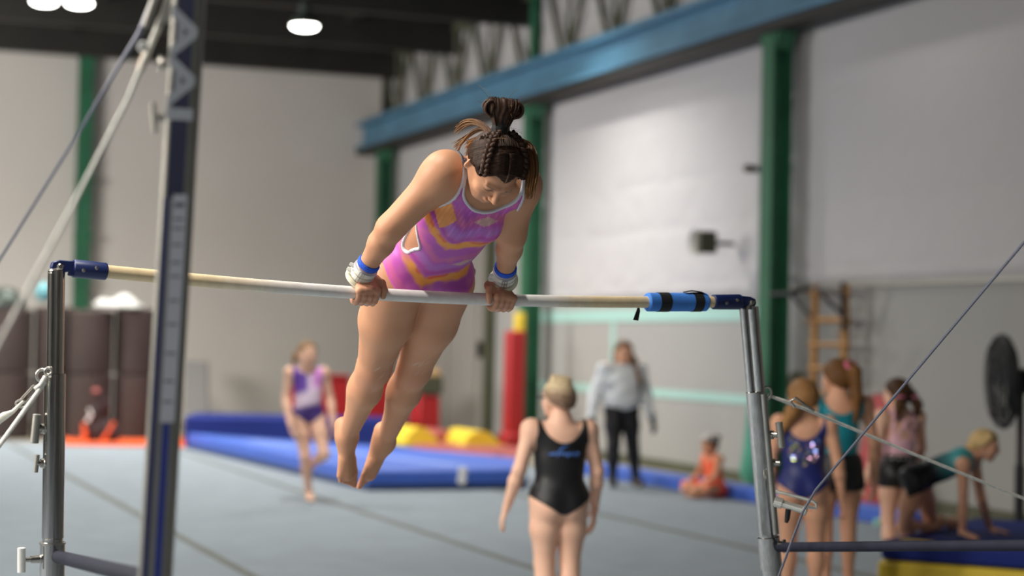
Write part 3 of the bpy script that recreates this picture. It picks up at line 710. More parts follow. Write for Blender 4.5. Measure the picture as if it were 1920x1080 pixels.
# small bag on a shelf left of the wall bars
sb = MB().lathe(wpt(1492, 712, .16), (0, 0, 1), [(-.12, .10), (-.08, .14), (.02, .13), (.07, .08), (.09, .03)], 14, sq=(1, .7)).build('sports_bag', m_olivebox, smooth=True)
tag(sb, 'small olive bag hung on the wall between column and wall bars', 'bag')
sb.location = sb.location
# pedestal fan
fan = empty('pedestal_fan', at(1905, 1025, 15.0), 'black pedestal fan with round wire cage behind the dark blue mat', 'fan')
fc = at(1880, 715, 14.8); fax = nz(V(-1, .02, -.03)); R_ = .36
cg = MB()
for off, rads in ((.07, (.06, .14, .22, .30)), (-.06, (.06, .14, .22, .30)), (0, (.36,)), (.035, (.345,)), (-.03, (.345,))):
    for rr in rads:
        up_ = V(0, 0, 1)-fax*fax[2]; up_ = nz(up_); sd_ = np.cross(fax, up_)
        cg.tube([fc+fax*off+rr*(math.cos(a)*up_+math.sin(a)*sd_) for a in np.linspace(0, 2*math.pi, 33)[:-1]], .006 if rr < .34 else .012, 6, closed=True)
for k in range(36):
    a = 2*math.pi*k/36; dr = math.cos(a)*up_+math.sin(a)*sd_
    cg.tube([fc+fax*.075+dr*.05, fc+fax*.068+dr*.24, fc+fax*.03+dr*.345, fc-fax*.03+dr*.345, fc-fax*.06+dr*.24, fc-fax*.065+dr*.05], .004, 5)
cg.build('cage', m_blackpl, fan)
for k in range(4):
    a0 = k*math.pi/2; vs_ = []
    for rr, tw, wd in ((.06, .5, .05), (.18, .4, .12), (.31, .25, .14)):
        dr = math.cos(a0)*up_+math.sin(a0)*sd_; tg = -math.sin(a0)*up_+math.cos(a0)*sd_
        vs_ += [fc+dr*rr+tg*wd+fax*.05*tw, fc+dr*rr-tg*wd-fax*.05*tw]
    vs_ += [v-fax*.004 for v in vs_]
    MB().add(vs_, [(0, 1, 3, 2), (2, 3, 5, 4), (6, 8, 9, 7), (8, 10, 11, 9), (0, 2, 8, 6), (2, 4, 10, 8), (1, 7, 9, 3), (3, 9, 11, 5), (4, 5, 11, 10), (0, 6, 7, 1)]).build('blade', m_blackpl, fan)
MB().lathe(fc-fax*.06, -fax, [(0, .07), (.02, .10), (.20, .10), (.24, .06)], 18).build('motor', m_blackpl, fan, smooth=True)
pb = fc-fax*.14; MB().tube([pb, V(pb[0], pb[1], .62)], .028, 12).build('pole', m_blackpl, fan, smooth=True)
MB().tube([V(pb[0], pb[1], .70), V(pb[0], pb[1], .03)], .040, 12).build('pole_lower', m_blackpl, fan, smooth=True)
MB().lathe(V(pb[0], pb[1], 0), (0, 0, 1), [(0, .30), (.03, .30), (.06, .12), (.08, .05)], 24).build('base', m_blackpl, fan, smooth=True)
# thick blue mat on a yellow one, lower right
mA = gz(1650, 1012, .34); e_w = nz(V(.868, -.497, 0)); e_p = V(.497, .868, 0)
cm = mat_block('thick_mat', (mA, mA+e_w*2.3, mA+e_w*2.3+e_p*2.1, mA+e_p*2.1), .215, .34, m_bluemat2, bevel=.03)
tag(cm, 'thick dark blue mat under the kneeling blonde child', 'thick mat')
ym = mat_block('yellow_mat', (mA-e_w*.02, mA+e_w*2.28, mA+e_w*2.28+e_p*2.1, mA-e_w*.02+e_p*2.1), .013, .21, m_yellow, bevel=.03)
tag(ym, 'yellow mat lying directly under the thick dark blue mat', 'yellow mat')
flat_strip(mA+e_w*.10+e_p*.10, mA+e_w*.33+e_p*.04, .09, .342, m_yellow, 'yellow_patch', cm)
# water bottle and small shoes by the blue edge pads
bt = empty('water_bottle', gz(1644, 988, 0), 'pale green drink bottle on the floor beside the blue mat', 'bottle'); c = gz(1640, 988, 0)
MB().lathe(c, V(.9, .3, .0), [(0, .03), (.01, .037), (.16, .037), (.19, .018), (.21, .018)], 14).build('bottle_body', mat('pale_green_plastic', C(150, 205, 185), .4), bt, smooth=True)
MB().lathe(c+V(.9, .3, 0)*.21, V(.9, .3, 0), [(0, .022), (.035, .022)], 12).build('bottle_cap', m_white, bt, smooth=True)
for o in bt.children: o.location.z += .037

# --- far left: standing rolls of brown foam, stacked two high
lab = [['lower brown foam roll at the left edge, partly cut by the picture', 'lower brown foam roll behind the chrome upright of the low bar', 'lower brown foam roll behind the dark heap with orange straps', 'lower brown foam roll beside the tall near upright'],
       ['upper brown foam roll at the left edge under the grey dome', 'upper brown foam roll under the teal ball', 'upper brown foam roll under the crumpled white cloth', 'upper brown foam roll, end of row beside the near upright']]
RZ = 28.4
for i, px in enumerate((18, 96, 170, 248)):
    c = at(px, 700, RZ); r = .32
    for lv, (za, zb) in enumerate(((.012, .98), (.985, 1.92 + .04*(i % 2)))):
        p = V(c[0], c[1]+.26*(i % 2), za); h = zb-za
        o = empty('foam_roll', p, lab[lv][i], 'foam roll', 'brown foam rolls standing two high by the back wall')
        MB().lathe(p, (0, 0, 1), [(0, r-.02), (.02, r), (h-.03, r), (h-.005, r-.025)], 28).build('roll_body', m_brownroll, o, smooth=True)
        MB().tube([p+V(0, 0, h-.003)+V(math.cos(a), math.sin(a), 0)*(.03+.036*a/2/1.0*.7) for a in np.linspace(0, 16, 60) if .03+.0126*a < r-.03], .006, 5).build('spiral_edge', m_dkbrown, o)
gd = empty('grey_dome', at(8, 590, RZ), 'grey domed tub upside down on the foam rolls at the left edge', 'tub'); c = at(10, 596, RZ)
MB().lathe((c[0], c[1], 1.94), (0, 0, 1), [(0, .27), (.05, .28), (.16, .24), (.25, .16), (.29, .05), (.295, 0)], 22).build('dome', m_lamp, gd, smooth=True)
MB().lathe((c[0], c[1], 1.925), (0, 0, 1), [(0, .30), (.03, .30)], 22).build('rim', m_dkbrown, gd, smooth=True)
c = at(80, 570, RZ)
tbll = MB().lathe((c[0], c[1]+.1, 2.03), (0, 0, 1), [(0.0, .03)]+[(.15*(1-math.cos(a)), .15*math.sin(a)) for a in np.linspace(.25, 2.9, 12)]+[(.30, .01)], 22).build('ball', mat('teal_rubber', C(96, 150, 156), .5), smooth=True)
tag(tbll, 'dull teal ball on top of the brown foam rolls', 'ball')
c = at(222, 590, RZ); u_ = np.linspace(-1, 1, 24); X_, Y_ = np.meshgrid(u_, u_); Zc = .07*(1-np.abs(X_)**3)*(1-np.abs(Y_)**3)*(1+.5*np.sin(5*X_+2*Y_)+.4*np.sin(7*Y_-3*X_))
top = np.stack([c[0]+.36*X_, c[1]+.2*Y_, 1.975+Zc*1.5+.014], -1).reshape(-1, 3); bot = top.copy(); bot[:, 2] = np.maximum(top[:, 2]-.012, 1.968)
n_ = 24; fs = [(j*n_+i, j*n_+i+1, (j+1)*n_+i+1, (j+1)*n_+i) for j in range(n_-1) for i in range(n_-1)]
fs += [tuple(q+n_*n_ for q in f[::-1]) for f in fs]
clo = np_mesh('white_cloth', np.concatenate([top, bot]), fs, mat('white_cotton', C(190, 190, 186), .9))
tag(clo, 'crumpled white cloth lying on top of the foam rolls', 'cloth')
# dark heap with orange straps in front of the rolls
hp = empty('harness_heap', at(178, 824, 27.6), 'dark harness bag with orange straps heaped in front of the foam rolls', 'harness bag'); hc = at(182, 826, 27.5); hc[2] = 0
fg = Fig((hc[0]-.6, hc[1]-.4, -.05), (hc[0]+.6, hc[1]+.4, 1.0), .02)
for (x, y, z, r) in ((0, 0, .16, .17), (.14, .05, .22, .14), (-.06, 0, .40, .12), (.06, .05, .55, .12), (.20, .0, .12, .13), (.02, 0, .70, .07)):
    fg.ell((hc[0]+x, hc[1]+y, z), np.eye(3), (r, r*.8, r*1.1), .06)
v_, f_ = fg.surface(); np_mesh('bag_body', v_, f_, mat('dark_cloth', C(52, 34, 34), .8, var=.3, scale=6), hp)
MB().tube([hc+V(-.16, -.16, .02), hc+V(-.14, -.16, .12), hc+V(-.17, -.15, .3)], [.045, .04, .02], 8).build('orange_strap', m_orange, hp, smooth=True)
MB().tube([hc+V(.1, -.16, .03), hc+V(.2, -.14, .2), hc+V(.26, -.12, .32)], [.03, .02, .02], 8).build('orange_strap', m_orange, hp, smooth=True)
MB().tube([hc+V(-.12, -.14, .32), hc+V(-.06, -.15, .42), hc+V(-.1, -.13, .5)], [.03, .02, .015], 8).build('white_buckle', m_white, hp, smooth=True)
MB().lathe(hc+V(-.02, -.06, .74), V(0, -.2, 1), [(0, .05), (.03, .055), (.05, .03)], 12).build('top_cap', m_maroon, hp, smooth=True)
om = mat_block('floor_mat', (gz(118, 834, .02), gz(352, 838, .02), gz(352, 822, .02), gz(118, 820, .02)), .013, .04, m_orange, bevel=.008)
tag(om, 'thin orange floor mat at the foot of the foam rolls', 'floor mat')
# grey panel leaning on the back wall
gp = [at(346, 676, 34.0), at(388, 678, 34.1), at(390, 800, 33.5), at(346, 800, 33.4)]
gpo = MB().prism(gp, V(.02, .06, 0)).build('leaning_board', mat('leaning_board', C(150, 148, 146), .7), bevel=.01)
tag(gpo, 'plain grey board leaning on the back wall behind the near upright', 'board')
# ------------------------------------------------------------------ people
m_skin = mat('skin', C(220, 170, 140), .5, sss=.12, attr=True, spec=.35, bump=.05, bscale=120)
m_hair = mat('hair', C(60, 42, 30), .5, attr=True, spec=.2, bump=.4, bscale=25, stretch=(3, 3, .6), var=.25, scale=30)
m_cloth = mat('leotard_cloth', C(120, 60, 140), .45, attr=True, spec=.4)
SK = L3(226, 176, 150)
def head(fg, c, ax, s=1.0, k=.012):
    l, f, u = ax; P = lambda a, b, d: c+s*(a*l+b*f+d*u)
    A3 = np.array([l, f, u])
    fg.ell(c, A3, np.array([.073, .093, .083])*s, k)
    fg.ell(P(0, .040, -.042), A3, np.array([.060, .052, .072])*s, .02*s)
    fg.cone(P(0, .035, -.080), P(0, .066, -.106), .034*s, .020*s, .02*s)
    for q in (-1, 1):
        fg.cone(P(q*.052, .0, -.045), P(q*.028, .058, -.095), .022*s, .018*s, .02*s)       # jaw line
        fg.ell(P(q*.036, .066, -.047), A3, np.array([.024, .022, .020])*s, .018*s)         # cheek
        fg.ell(P(q*.031, .094, -.018), A3, np.array([.017, .012, .010])*s, .010*s, sub=True)
        fg.ell(P(q*.031, .079, -.019), A3, np.array([.0135, .0125, .0115])*s, .006*s)      # lids
        fg.cone(P(q*.012, .094, .002), P(q*.045, .082, .003), .007*s, .006*s, .012*s)      # brow ridge
        ear = np.array([nz(l*q*.6-f*.8), nz(f*.75+l*q*.55), u])
        fg.ell(P(q*.076, -.006, -.026), ear, np.array([.006, .017, .029])*s, .006*s)
        fg.ell(P(q*.077, -.002, -.045), A3, np.array([.006, .008, .010])*s, .008*s)
    fg.cone(P(0, .090, -.008), P(0, .112, -.048), .007*s, .010*s, .012*s)
    for q in (-1, 1): fg.ell(P(q*.011, .100, -.052), A3, np.array([.008, .009, .007])*s, .006*s)
    fg.ell(P(0, .090, -.074), A3, np.array([.021, .009, .0055])*s, .007*s)
    fg.ell(P(0, .089, -.083), A3, np.array([.017, .009, .0060])*s, .007*s)
    return P
def paint_head(v, col, c, ax, s, skin, closed=False, lip=(.80, .52, .50), brow=L3(52, 38, 30)):
    q = (v-c)/s; a, b, d = q@ax[0], q@ax[1], q@ax[2]
    m = (b > .05)
    lipm = np.exp(-((a/.021)**2+((d+.078)/.010)**2)*1.2)*m*(b > .078)
    col[:] = col*(1-.6*lipm[:, None])+.6*lipm[:, None]*(skin*np.array(lip))
    for sg in (-1, 1):
        ey = np.exp(-(((a-sg*.031)/.015)**4+((d+.021-(.0))/(.0040 if closed else .0075))**4))*m
        col[:] = col*(1-.9*ey[:, None])+.9*ey[:, None]*L3(40, 28, 26)
        br = np.exp(-(((a-sg*.033)/.019)**4+((d-.004+.10*abs(sg*.033)-.05*np.abs(a)*0)/.0042)**2))*m
        col[:] = col*(1-.75*br[:, None])+.75*br[:, None]*brow
        ck = np.exp(-(((a-sg*.042)/.02)**2+((d+.05)/.018)**2))*m
        col[:] = col*(1-.25*ck[:, None])+.25*ck[:, None]*skin*np.array([1.02, .72, .70])
def hand(fg, wr, d, side, pn, s, curl=.5, r=.0075):
    """relaxed hand: wrist, finger direction, thumb side, palm normal"""
    d = nz(d); side = nz(side-d*(side@d)); pn = nz(np.cross(d, side))*(1 if np.cross(d, side)@pn > 0 else -1); r = r*s
    off = (-.030, -.010, .011, .030); ln = (.062, .078, .084, .076)
    for k in range(4):
        mcp = wr+s*(d*(.083-.012*(k == 0))+side*off[k]*.95)
        fg.cone(wr+side*off[k]*.5*s, mcp, .014*s, .0105*s, .014*s)
        p = mcp; a = curl*.35
        for fr in (.45, .32, .23):
            q = p+s*ln[k]*fr*(d*math.cos(a)+pn*math.sin(a)); fg.cone(p, q, r*1.08, r, .003); p = q; a += curl*.5
    t0 = wr+s*(d*.022+side*.024); t1 = wr+s*(d*.052+side*.052+pn*.016); t2 = wr+s*(d*.082+side*.056+pn*.026)
    fg.cone(wr+d*.01*s, t0, .015*s, .014*s, .014*s); fg.cone(t0, t1, .013*s, .0095*s, .01*s); fg.cone(t1, t2, .009*s, .0075*s, .004)
def foot(fg, an, toe, up, s, toes=True, big=1):
    d = nz(toe-an-up*((toe-an)@up)) if toes != 'point' else nz(toe-an)
    sd = np.cross(up, d); heel = an-d*.035*s-up*.028*s
    ball = toe-d*.045*s
    fg.cone(an, heel, .030*s, .024*s, .03*s); fg.cone(an, ball, .030*s, .020*s, .03*s); fg.cone(heel, ball, .022*s, .018*s, .03*s)
    for k in range(5):
        o = (k-2)*.0145*s; b0 = ball+sd*o; fg.cone(an*.4+ball*.6+sd*o*.6, b0, .015*s, .0125*s, .012*s)
        rank = 4-k if big > 0 else k; fg.cone(b0, toe+sd*o*.95-d*(rank*.0075-.006)*s, (.0125 if rank == 0 else .0095)*s, (.0105 if rank == 0 else .0078)*s, .004*s)

def torso_frame(J):
    u = nz(J['chest']-J['pel']); l = J['sl']-J['sr']+ (J['hl']-J['hr'])*1.3; l = nz(l-u*(l@u)); f = np.cross(l, u)
    return l, f, u
def body(fg, J, s, g=1.0, hs=None, bust=0.0, arms=True, thigh=1.0, hands=True, feet=True, toes=True):
    """s: standing height in metres; all radii are fractions of it"""
    l, f, u = torso_frame(J); A3 = np.array([l, f, u]); T = dict(t=True)
    pel, ch = J['pel'], J['chest']; q = lambda t, ff=0.0, ll=0.0: pel+(ch-pel)*t+f*ff*s+l*ll*s
    k = .045*s
    fg.ell(q(.02, -.004), A3, np.array([.094*g, .064*g, .070])*s, k, **T)
    fg.ell(q(.36, .004), A3, np.array([.078*g, .056*g, .085])*s, k, **T)
    fg.ell(q(.68, 0), A3, np.array([.086*g, .058*g, .095])*s, k, **T)
    fg.cone(J['sr']*.86+J['sl']*.14-u*.012*s, J['sl']*.86+J['sr']*.14-u*.012*s, .036*s*g, .036*s*g, k, **T)
    for sd, e in ((-1, 'r'), (1, 'l')):
        fg.cone(q(.92, -.012, sd*.02), J['nk']-u*.0*s, .040*s, .030*s, .03*s, **T)
        hp = J['h'+e]; fg.ell(hp*.75+pel*.25-f*.040*s-u*.022*s, A3, np.array([.048, .046, .050])*s*g, .03*s, **T)
        if bust: fg.ell(q(.70, .040, sd*.040), A3, np.array([.042, .032, .042])*s*bust, .03*s, **T)
    FB, TB, keep = fg.F, fg.T, []
    for sd, e in ((-1, 'r'), (1, 'l')):                      # each leg blends with the trunk, hardly with the other leg
        fg.F, fg.T = FB.copy(), TB.copy(); hp = J['h'+e]; kn, an = J['k'+e], J['a'+e]; th = thigh*g
        sh_dir = nz(an-kn); td = nz(kn-hp)
        fg.cone(hp, hp+(kn-hp)*.45, .058*s*th, .051*s*th, .03*s, **T); fg.cone(hp+(kn-hp)*.45, kn, .051*s*th, .034*s*g, .02*s, **T)
        kf = nz(f-td*(f@td)); kf2 = nz(f-sh_dir*(f@sh_dir))
        fg.ell(kn+kf*.010*s, A3, np.array([.024, .024, .028])*s*g, .02*s, **T)
        fg.cone(kn, kn+(an-kn)*.32, .032*s*g, .0325*s*g, .02*s); fg.cone(kn+(an-kn)*.32, an, .032*s*g, .0195*s, .02*s)
        fg.ell(kn+(an-kn)*.30-kf2*.012*s, np.array([np.cross(sh_dir, kf2), kf2, sh_dir]), np.array([.030, .028, .075])*s*g, .02*s)
        if feet: foot(fg, an, J['t'+e], J.get('fu'+e, V(0, 0, 1)), s/1.5, toes, 1 if e == 'r' else -1)
        keep.append((fg.F, fg.T))
    fg.F = smin(keep[0][0], keep[1][0], .004); fg.T = smin(keep[0][1], keep[1][1], .004); del keep
    for sd, e in ((-1, 'r'), (1, 'l')):
        if arms:
            sh, el, wr = J['s'+e], J['e'+e], J['w'+e]; ag = .5+.5*g
            fg.ell(sh, A3, np.array([.034, .034, .036])*s*ag, .03*s, **T)
            fg.cone(sh, el, .032*s*ag, .0235*s*ag, .025*s); fg.cone(el, el+(wr-el)*.3, .0235*s*ag, .0245*s*ag, .015*s); fg.cone(el+(wr-el)*.3, wr, .0245*s*ag, .0165*s, .015*s)
            if hands:
                hd_ = J.get('hd'+e, wr-el); side = J.get('hs'+e, f); pn = J.get('hp'+e, -l*sd)
                hand(fg, wr, hd_, side, pn, s/1.55, J.get('curl', .5), r=max(.0078, fg.h*1.25/(s/1.55)))
    hc, hax = J['hc'], J['hax']
    fg.cone(J['nk']-u*.01*s, hc-hax[2]*.055*hs-hax[1]*.015*hs, .031*s, .030*s*max(1, hs*.95), .025*s)
    head(fg, hc, hax, hs)
def skin_col(v, skin, seed=1):
    c = np.tile(skin, (len(v), 1)); n1 = wob(v, 9, seed)[:, None]; n2 = wob(v, 30, seed+1)[:, None]
    return c*(1+.05*n1+.03*n2*np.array([.3, 1, 1]))
def cloth(fg, region, off, name, m, parent, colf, lo=None, hi=None, full=False, label=None):
    base = (fg.F if full else fg.T); sl = fg.sl(lo if lo is not None else fg.lo, hi if hi is not None else fg.lo+fg.h*fg.n)
    X, Y, Z = fg.xyz(sl); R = region(X, Y, Z).astype(np.float32)
    D = np.maximum(base[sl]-off, R)
    v, f = fg.surface(D, sl, 1)
    return np_mesh(name, v, f, m, parent, colf(v), label)
def band(fg, region, off, w, name, m, parent, colf, lo=None, hi=None, full=False):
    base = (fg.F if full else fg.T); sl = fg.sl(lo if lo is not None else fg.lo, hi if hi is not None else fg.lo+fg.h*fg.n)
    X, Y, Z = fg.xyz(sl); R = region(X, Y, Z).astype(np.float32)
    D = np.maximum(base[sl]-off, np.abs(R)-w); v, f = fg.surface(D, sl, 1)
    return np_mesh(name, v, f, m, parent, colf(v))
def dots(c, ax):     # local coordinate arrays (l, f, u) from broadcast grids
    def fn(X, Y, Z): return tuple((X-c[0])*a[0]+(Y-c[1])*a[1]+(Z-c[2])*a[2] for a in ax)
    return fn
def hair_cap(J, hs, name, parent, colf, extra=(), h=.007, front=.05, slope=.75, off=.010, m=None, cut=None):
    hc, ax = J['hc'], np.array(J['hax']); ms = .30
    lo, hi = hc-ms, hc+ms
    for e in extra: lo = np.minimum(lo, np.minimum(e[0], e[1])-.06); hi = np.maximum(hi, np.maximum(e[0], e[1])+.06)
    g = Fig(lo, hi, h)
    g.ell(hc, ax, np.array([.073+off, .093+off, .083+off])*hs, .01); g.ell(hc-ax[1]*.03*hs-ax[2]*.02*hs, ax, np.array([.070+off, .065+off, .075+off])*hs, .02)
    loc = dots(hc, ax)
    sl = g.sl(g.lo, g.lo+g.h*g.n); a, b, d = loc(*g.xyz(sl))
    R = ((front-slope*(.09-b/hs)) - d/hs)*.8*hs                      # below the hair line is cut away
    g.F[...] = np.maximum(g.F, R.astype(np.float32))
    for e in extra: g.cone(e[0], e[1], e[2], e[3], .012)
    v, f = g.surface()
    return np_mesh(name, v, f, m or m_hair, parent, colf(v))
def hcol(base, tip=None, c=None, rng_=.25, seed=3):
    def fn(v):
        w_ = wob(v*np.array([1, 1, .25]), 60, seed)[:, None]*.5; k = base*(1+.35*w_)
        if tip is not None:
            t = np.clip(np.linalg.norm(v-c, axis=1)/rng_, 0, 1)[:, None]; k = k*(1-t)+tip*(1+.3*w_)*t
        return np.clip(k, 0, 1)
    return fn
def stand(base, yaw, H, mods=None, hr=6.5, lean=None, head_yaw=0, head_pitch=0, wide=1.0):
    Fv = V(math.cos(yaw), math.sin(yaw), 0); Lv = V(-Fv[1], Fv[0], 0); hs = H/hr/.208
    b = np.asarray(base, float)
    d = dict(pel=(0, 0, .545), chest=(0, 0, .805), nk=(0, -.005, .845), sl=(.108*wide, -.005, .805), sr=(-.108*wide, -.005, .805),
             el=(.150*wide, -.03, .635), er=(-.150*wide, -.03, .635), wl=(.165*wide, .015, .485), wr=(-.165*wide, .015, .485),
             hl=(.052, 0, .525), hr=(-.052, 0, .525), kl=(.050, .012, .285), kr=(-.050, .012, .285), al=(.048, -.01, .047), ar=(-.048, -.01, .047),
             tl=(.058, .085, .016), tr=(-.058, .085, .016))
    if mods: d.update(mods)
    J = {k: b+H*(v[0]*Lv+v[1]*Fv+v[2]*V(0, 0, 1)) for k, v in d.items()}
    fy = yaw+head_yaw; hf = V(math.cos(fy)*math.cos(head_pitch), math.sin(fy)*math.cos(head_pitch), math.sin(head_pitch)); hl = V(-math.sin(fy), math.cos(fy), 0); hu = np.cross(hf, hl)
    J['hax'] = (hl, hf, hu); J['hc'] = J['nk']+(J['nk']-J['chest'])*.0+hu*.118*hs+hf*.025*hs
    return J, hs, (Lv, Fv, V(0, 0, 1))
def make_person(base, label, group=None):
    return empty('person', base, label, 'person')
def finish(fg, J, hs, root, skin, extra_col=None, hair_base=L3(52, 38, 30)):
    v, f = fg.surface(); col = skin_col(v, skin); paint_head(v, col, J['hc'], np.array(J['hax']), hs, skin, brow=hair_base)
    if extra_col: extra_col(v, col)
    return np_mesh('body', v, f, m_skin, root, np.clip(col, 0, 1))
def bounds(J, m=.16):
    P_ = np.array([J[k] for k in J if k not in ('hax', 'curl') and not k.startswith(('hd', 'hs', 'hp', 'fu'))]); return P_.min(0)-m, P_.max(0)+m
def leo_region(J, H, neck_r=.075, neck_u=.03, arm=.098, arm_low=.125, leg=.0, slope=.75, back=None):
    l, f, u = torso_frame(J); c = J['pel']; loc = dots(c, (l, f, u)); top = (J['chest']-c)@u; nk = (J['nk']-c)@u
    def R(X, Y, Z):
        a, b, d = loc(X, Y, Z); a2 = np.abs(a)
        nr = neck_r*H
        if back is None: neck = nr-np.sqrt(a**2+((d-(nk+neck_u*H))*.8)**2)
        else:  # separate front and back scoop
            cc = np.where(b > 0, nk+neck_u*H, nk+back*H); rr = np.where(b > 0, nr, nr*1.05); neck = rr-np.sqrt(a**2+((d-cc)*.8)**2)
        t = np.clip((top-d)/(.11*H), 0, 1); lim = (arm+(arm_low-arm)*t**1.5)*H; armh = np.where(d > top-.13*H, a2-lim, -1)
        legc = (leg*H-.055*H+slope*np.maximum(a2-.012*H, 0))-d
        return np.maximum(np.maximum(neck, armh), legc)
    return R
def paint_const(c, var=.06, seed=4): return lambda v: np.clip(np.tile(c, (len(v), 1))*(1+var*wob(v, 25, seed)[:, None]), 0, 1)
PH = .0062
FACE_CAM = -math.pi/2; BACK = math.pi/2
# ------------------------------------------------------------------ gymnast on the low bar
GS = 1.50; GHS = 1.0
mid = on_bar(810)
J = {}
J['pel'] = at(790, 500, 6.20)
J['hr'], J['hl'] = at(744, 524, 6.17), at(834, 529, 6.25)
J['kr'], J['kl'] = at(701, 690, 6.43), at(776, 692, 6.50)
J['ar'], J['al'] = at(651, 820, 6.70), at(721, 830, 6.78)
J['tr'], J['tl'] = at(651, 910, 6.76), at(683, 908, 6.83)
J['sr'], J['sl'] = at(836, 322, 5.79), at(975, 345, 5.92)
J['chest'] = at(908, 338, 5.86); J['nk'] = at(915, 318, 5.83)
J['er'], J['el'] = at(732, 428, 5.86), at(960, 442, 6.00)
J['wr'], J['wl'] = at(676, 519, 5.975), at(944, 523, 6.185)
gl, gf, gu = torso_frame(J)
yaw_f = nz(V(.42, -.907, 0)); pt = math.radians(68)
hf = nz(yaw_f*math.cos(pt)-V(0, 0, 1)*math.sin(pt)); hl0 = nz(V(-yaw_f[1], yaw_f[0], 0)); hu = np.cross(hf, hl0)
tl_ = math.radians(-2); hl_ = math.cos(tl_)*hl0+math.sin(tl_)*hu; hu = np.cross(hf, hl_)
J['hax'] = (hl_, hf, hu); J['hc'] = at(931, 302, 5.71)
hc, hax = J['hc'], np.array(J['hax']); HP = lambda a, b, d: hc+a*hax[0]+b*hax[1]+d*hax[2]
fd = nz(J['tr']-J['ar']); uf = V(.55, -.83, 0); J['fur'] = nz(uf-fd*(uf@fd)); fd = nz(J['tl']-J['al']); uf = V(.85, -.50, .2); J['ful'] = nz(uf-fd*(uf@fd))
lo_, hi_ = bounds(J, .13)
lo_ = np.minimum(lo_, hc-.16); hi_ = np.maximum(hi_, hc+.16)
fg = Fig(lo_, hi_, .0036)
body(fg, J, GS, g=1.08, hs=GHS, bust=.85, hands=False, toes=True, thigh=1.05)
# shoulder and upper-arm mass
for e in 'rl': fg.ell(J['s'+e]*.9+J['e'+e]*.1, np.array([gl, gf, gu]), (.056, .055, .060), .05, t=True)
fg.cone(J['sr'], J['er'], .048, .036, .03); fg.cone(J['sl'], J['el'], .046, .037, .03)
# hands closed over the rail
for e, px, inn in (('r', 682, 1), ('l', 939, -1)):
    c = on_bar(px); bd = BDIR*inn            # bd points to the thumb side
    Q = lambda ang, rho, b: c+bd*b+rho*(math.cos(math.radians(ang))*BN+math.sin(math.radians(ang))*BUP)
    wr = J['w'+e]
    heel = Q(112, .047, .004)
    fg.cone(wr, heel, .026, .026, .02)
    offs = (.030, .0105, -.009, -.0275)
    for k, o in enumerate(offs):
        mcp = Q(16-4*abs(k-1), .0385-.001*abs(k-1), o)
        fg.cone(heel+bd*o*.55, mcp, .0185, .0125, .012)
        rad = (.0098, .0102, .0098, .0086)[k]; prev = mcp
        for ang, rho in ((-16, .0355), (-48, .0330), (-82, .0310), (-118, .0300), (-150, .0290)):
            pnt = Q(ang, rho, o*1.0); fg.cone(prev, pnt, rad*1.04, rad*.97, .0026); prev = pnt
        fg.ell(mcp+(mcp-c)*.05, np.eye(3), (.0115, .0115, .0115), .006)
    t0 = heel+bd*.034+BN*.012; t1 = Q(58, .040, .052); t2 = Q(18, .0345, .058); t3 = Q(-18, .0320, .054)
    fg.cone(heel, t0, .020, .0165, .016); fg.cone(t0, t1, .0155, .0125, .010); fg.cone(t1, t2, .0118, .0105, .004); fg.cone(t2, t3, .0102, .0085, .003)
gym = make_person((float(mid[0]), float(mid[1]), float(mid[2])), 'dark-haired gymnast in a pink and orange leotard pushing up on the low bar', None)
v, f = fg.surface(); col = skin_col(v, L3(202, 148, 114), 5)
paint_head(v, col, hc, hax, GHS, L3(202, 148, 116), closed=True, lip=(.86, .58, .60), brow=L3(44, 32, 26))
def blend(col, w_, c): col[:] = col*(1-w_[:, None])+w_[:, None]*c
for p_, r_, a_ in ((J['kr']+gf*.05, .05, .22), (J['kl']+gf*.05, .05, .22)):
    blend(col, a_*np.exp(-((v-p_)**2).sum(1)/r_**2), L3(196, 120, 100))
for e, px in (('r', 682), ('l', 939)):
    w_ = .30*np.exp(-((v-on_bar(px))**2).sum(1)/.07**2); blend(col, w_, L3(206, 150, 134))
    # chalk dust on the knuckles
    w_ = .45*np.exp(-((v-on_bar(px)+BUP*.034)**2).sum(1)/.022**2)*(wob(v, 150, 9) > 0); blend(col, w_, L3(225, 220, 216))
for e in 'rl':
    w_ = .30*np.exp(-((v-J['t'+e])**2).sum(1)/.05**2); blend(col, w_, L3(190, 110, 90))
    ch = .5*np.exp(-((v-(J['k'+e]*.8+J['h'+e]*.2+gf*.06))**2).sum(1)/.045**2)*np.clip(wob(v, 60, 21)*1.5-.4, 0, 1); blend(col, ch, L3(226, 218, 214))
# toenails, thumb nails
np_mesh('body', v, f, m_skin, gym, np.clip(col, 0, 1))
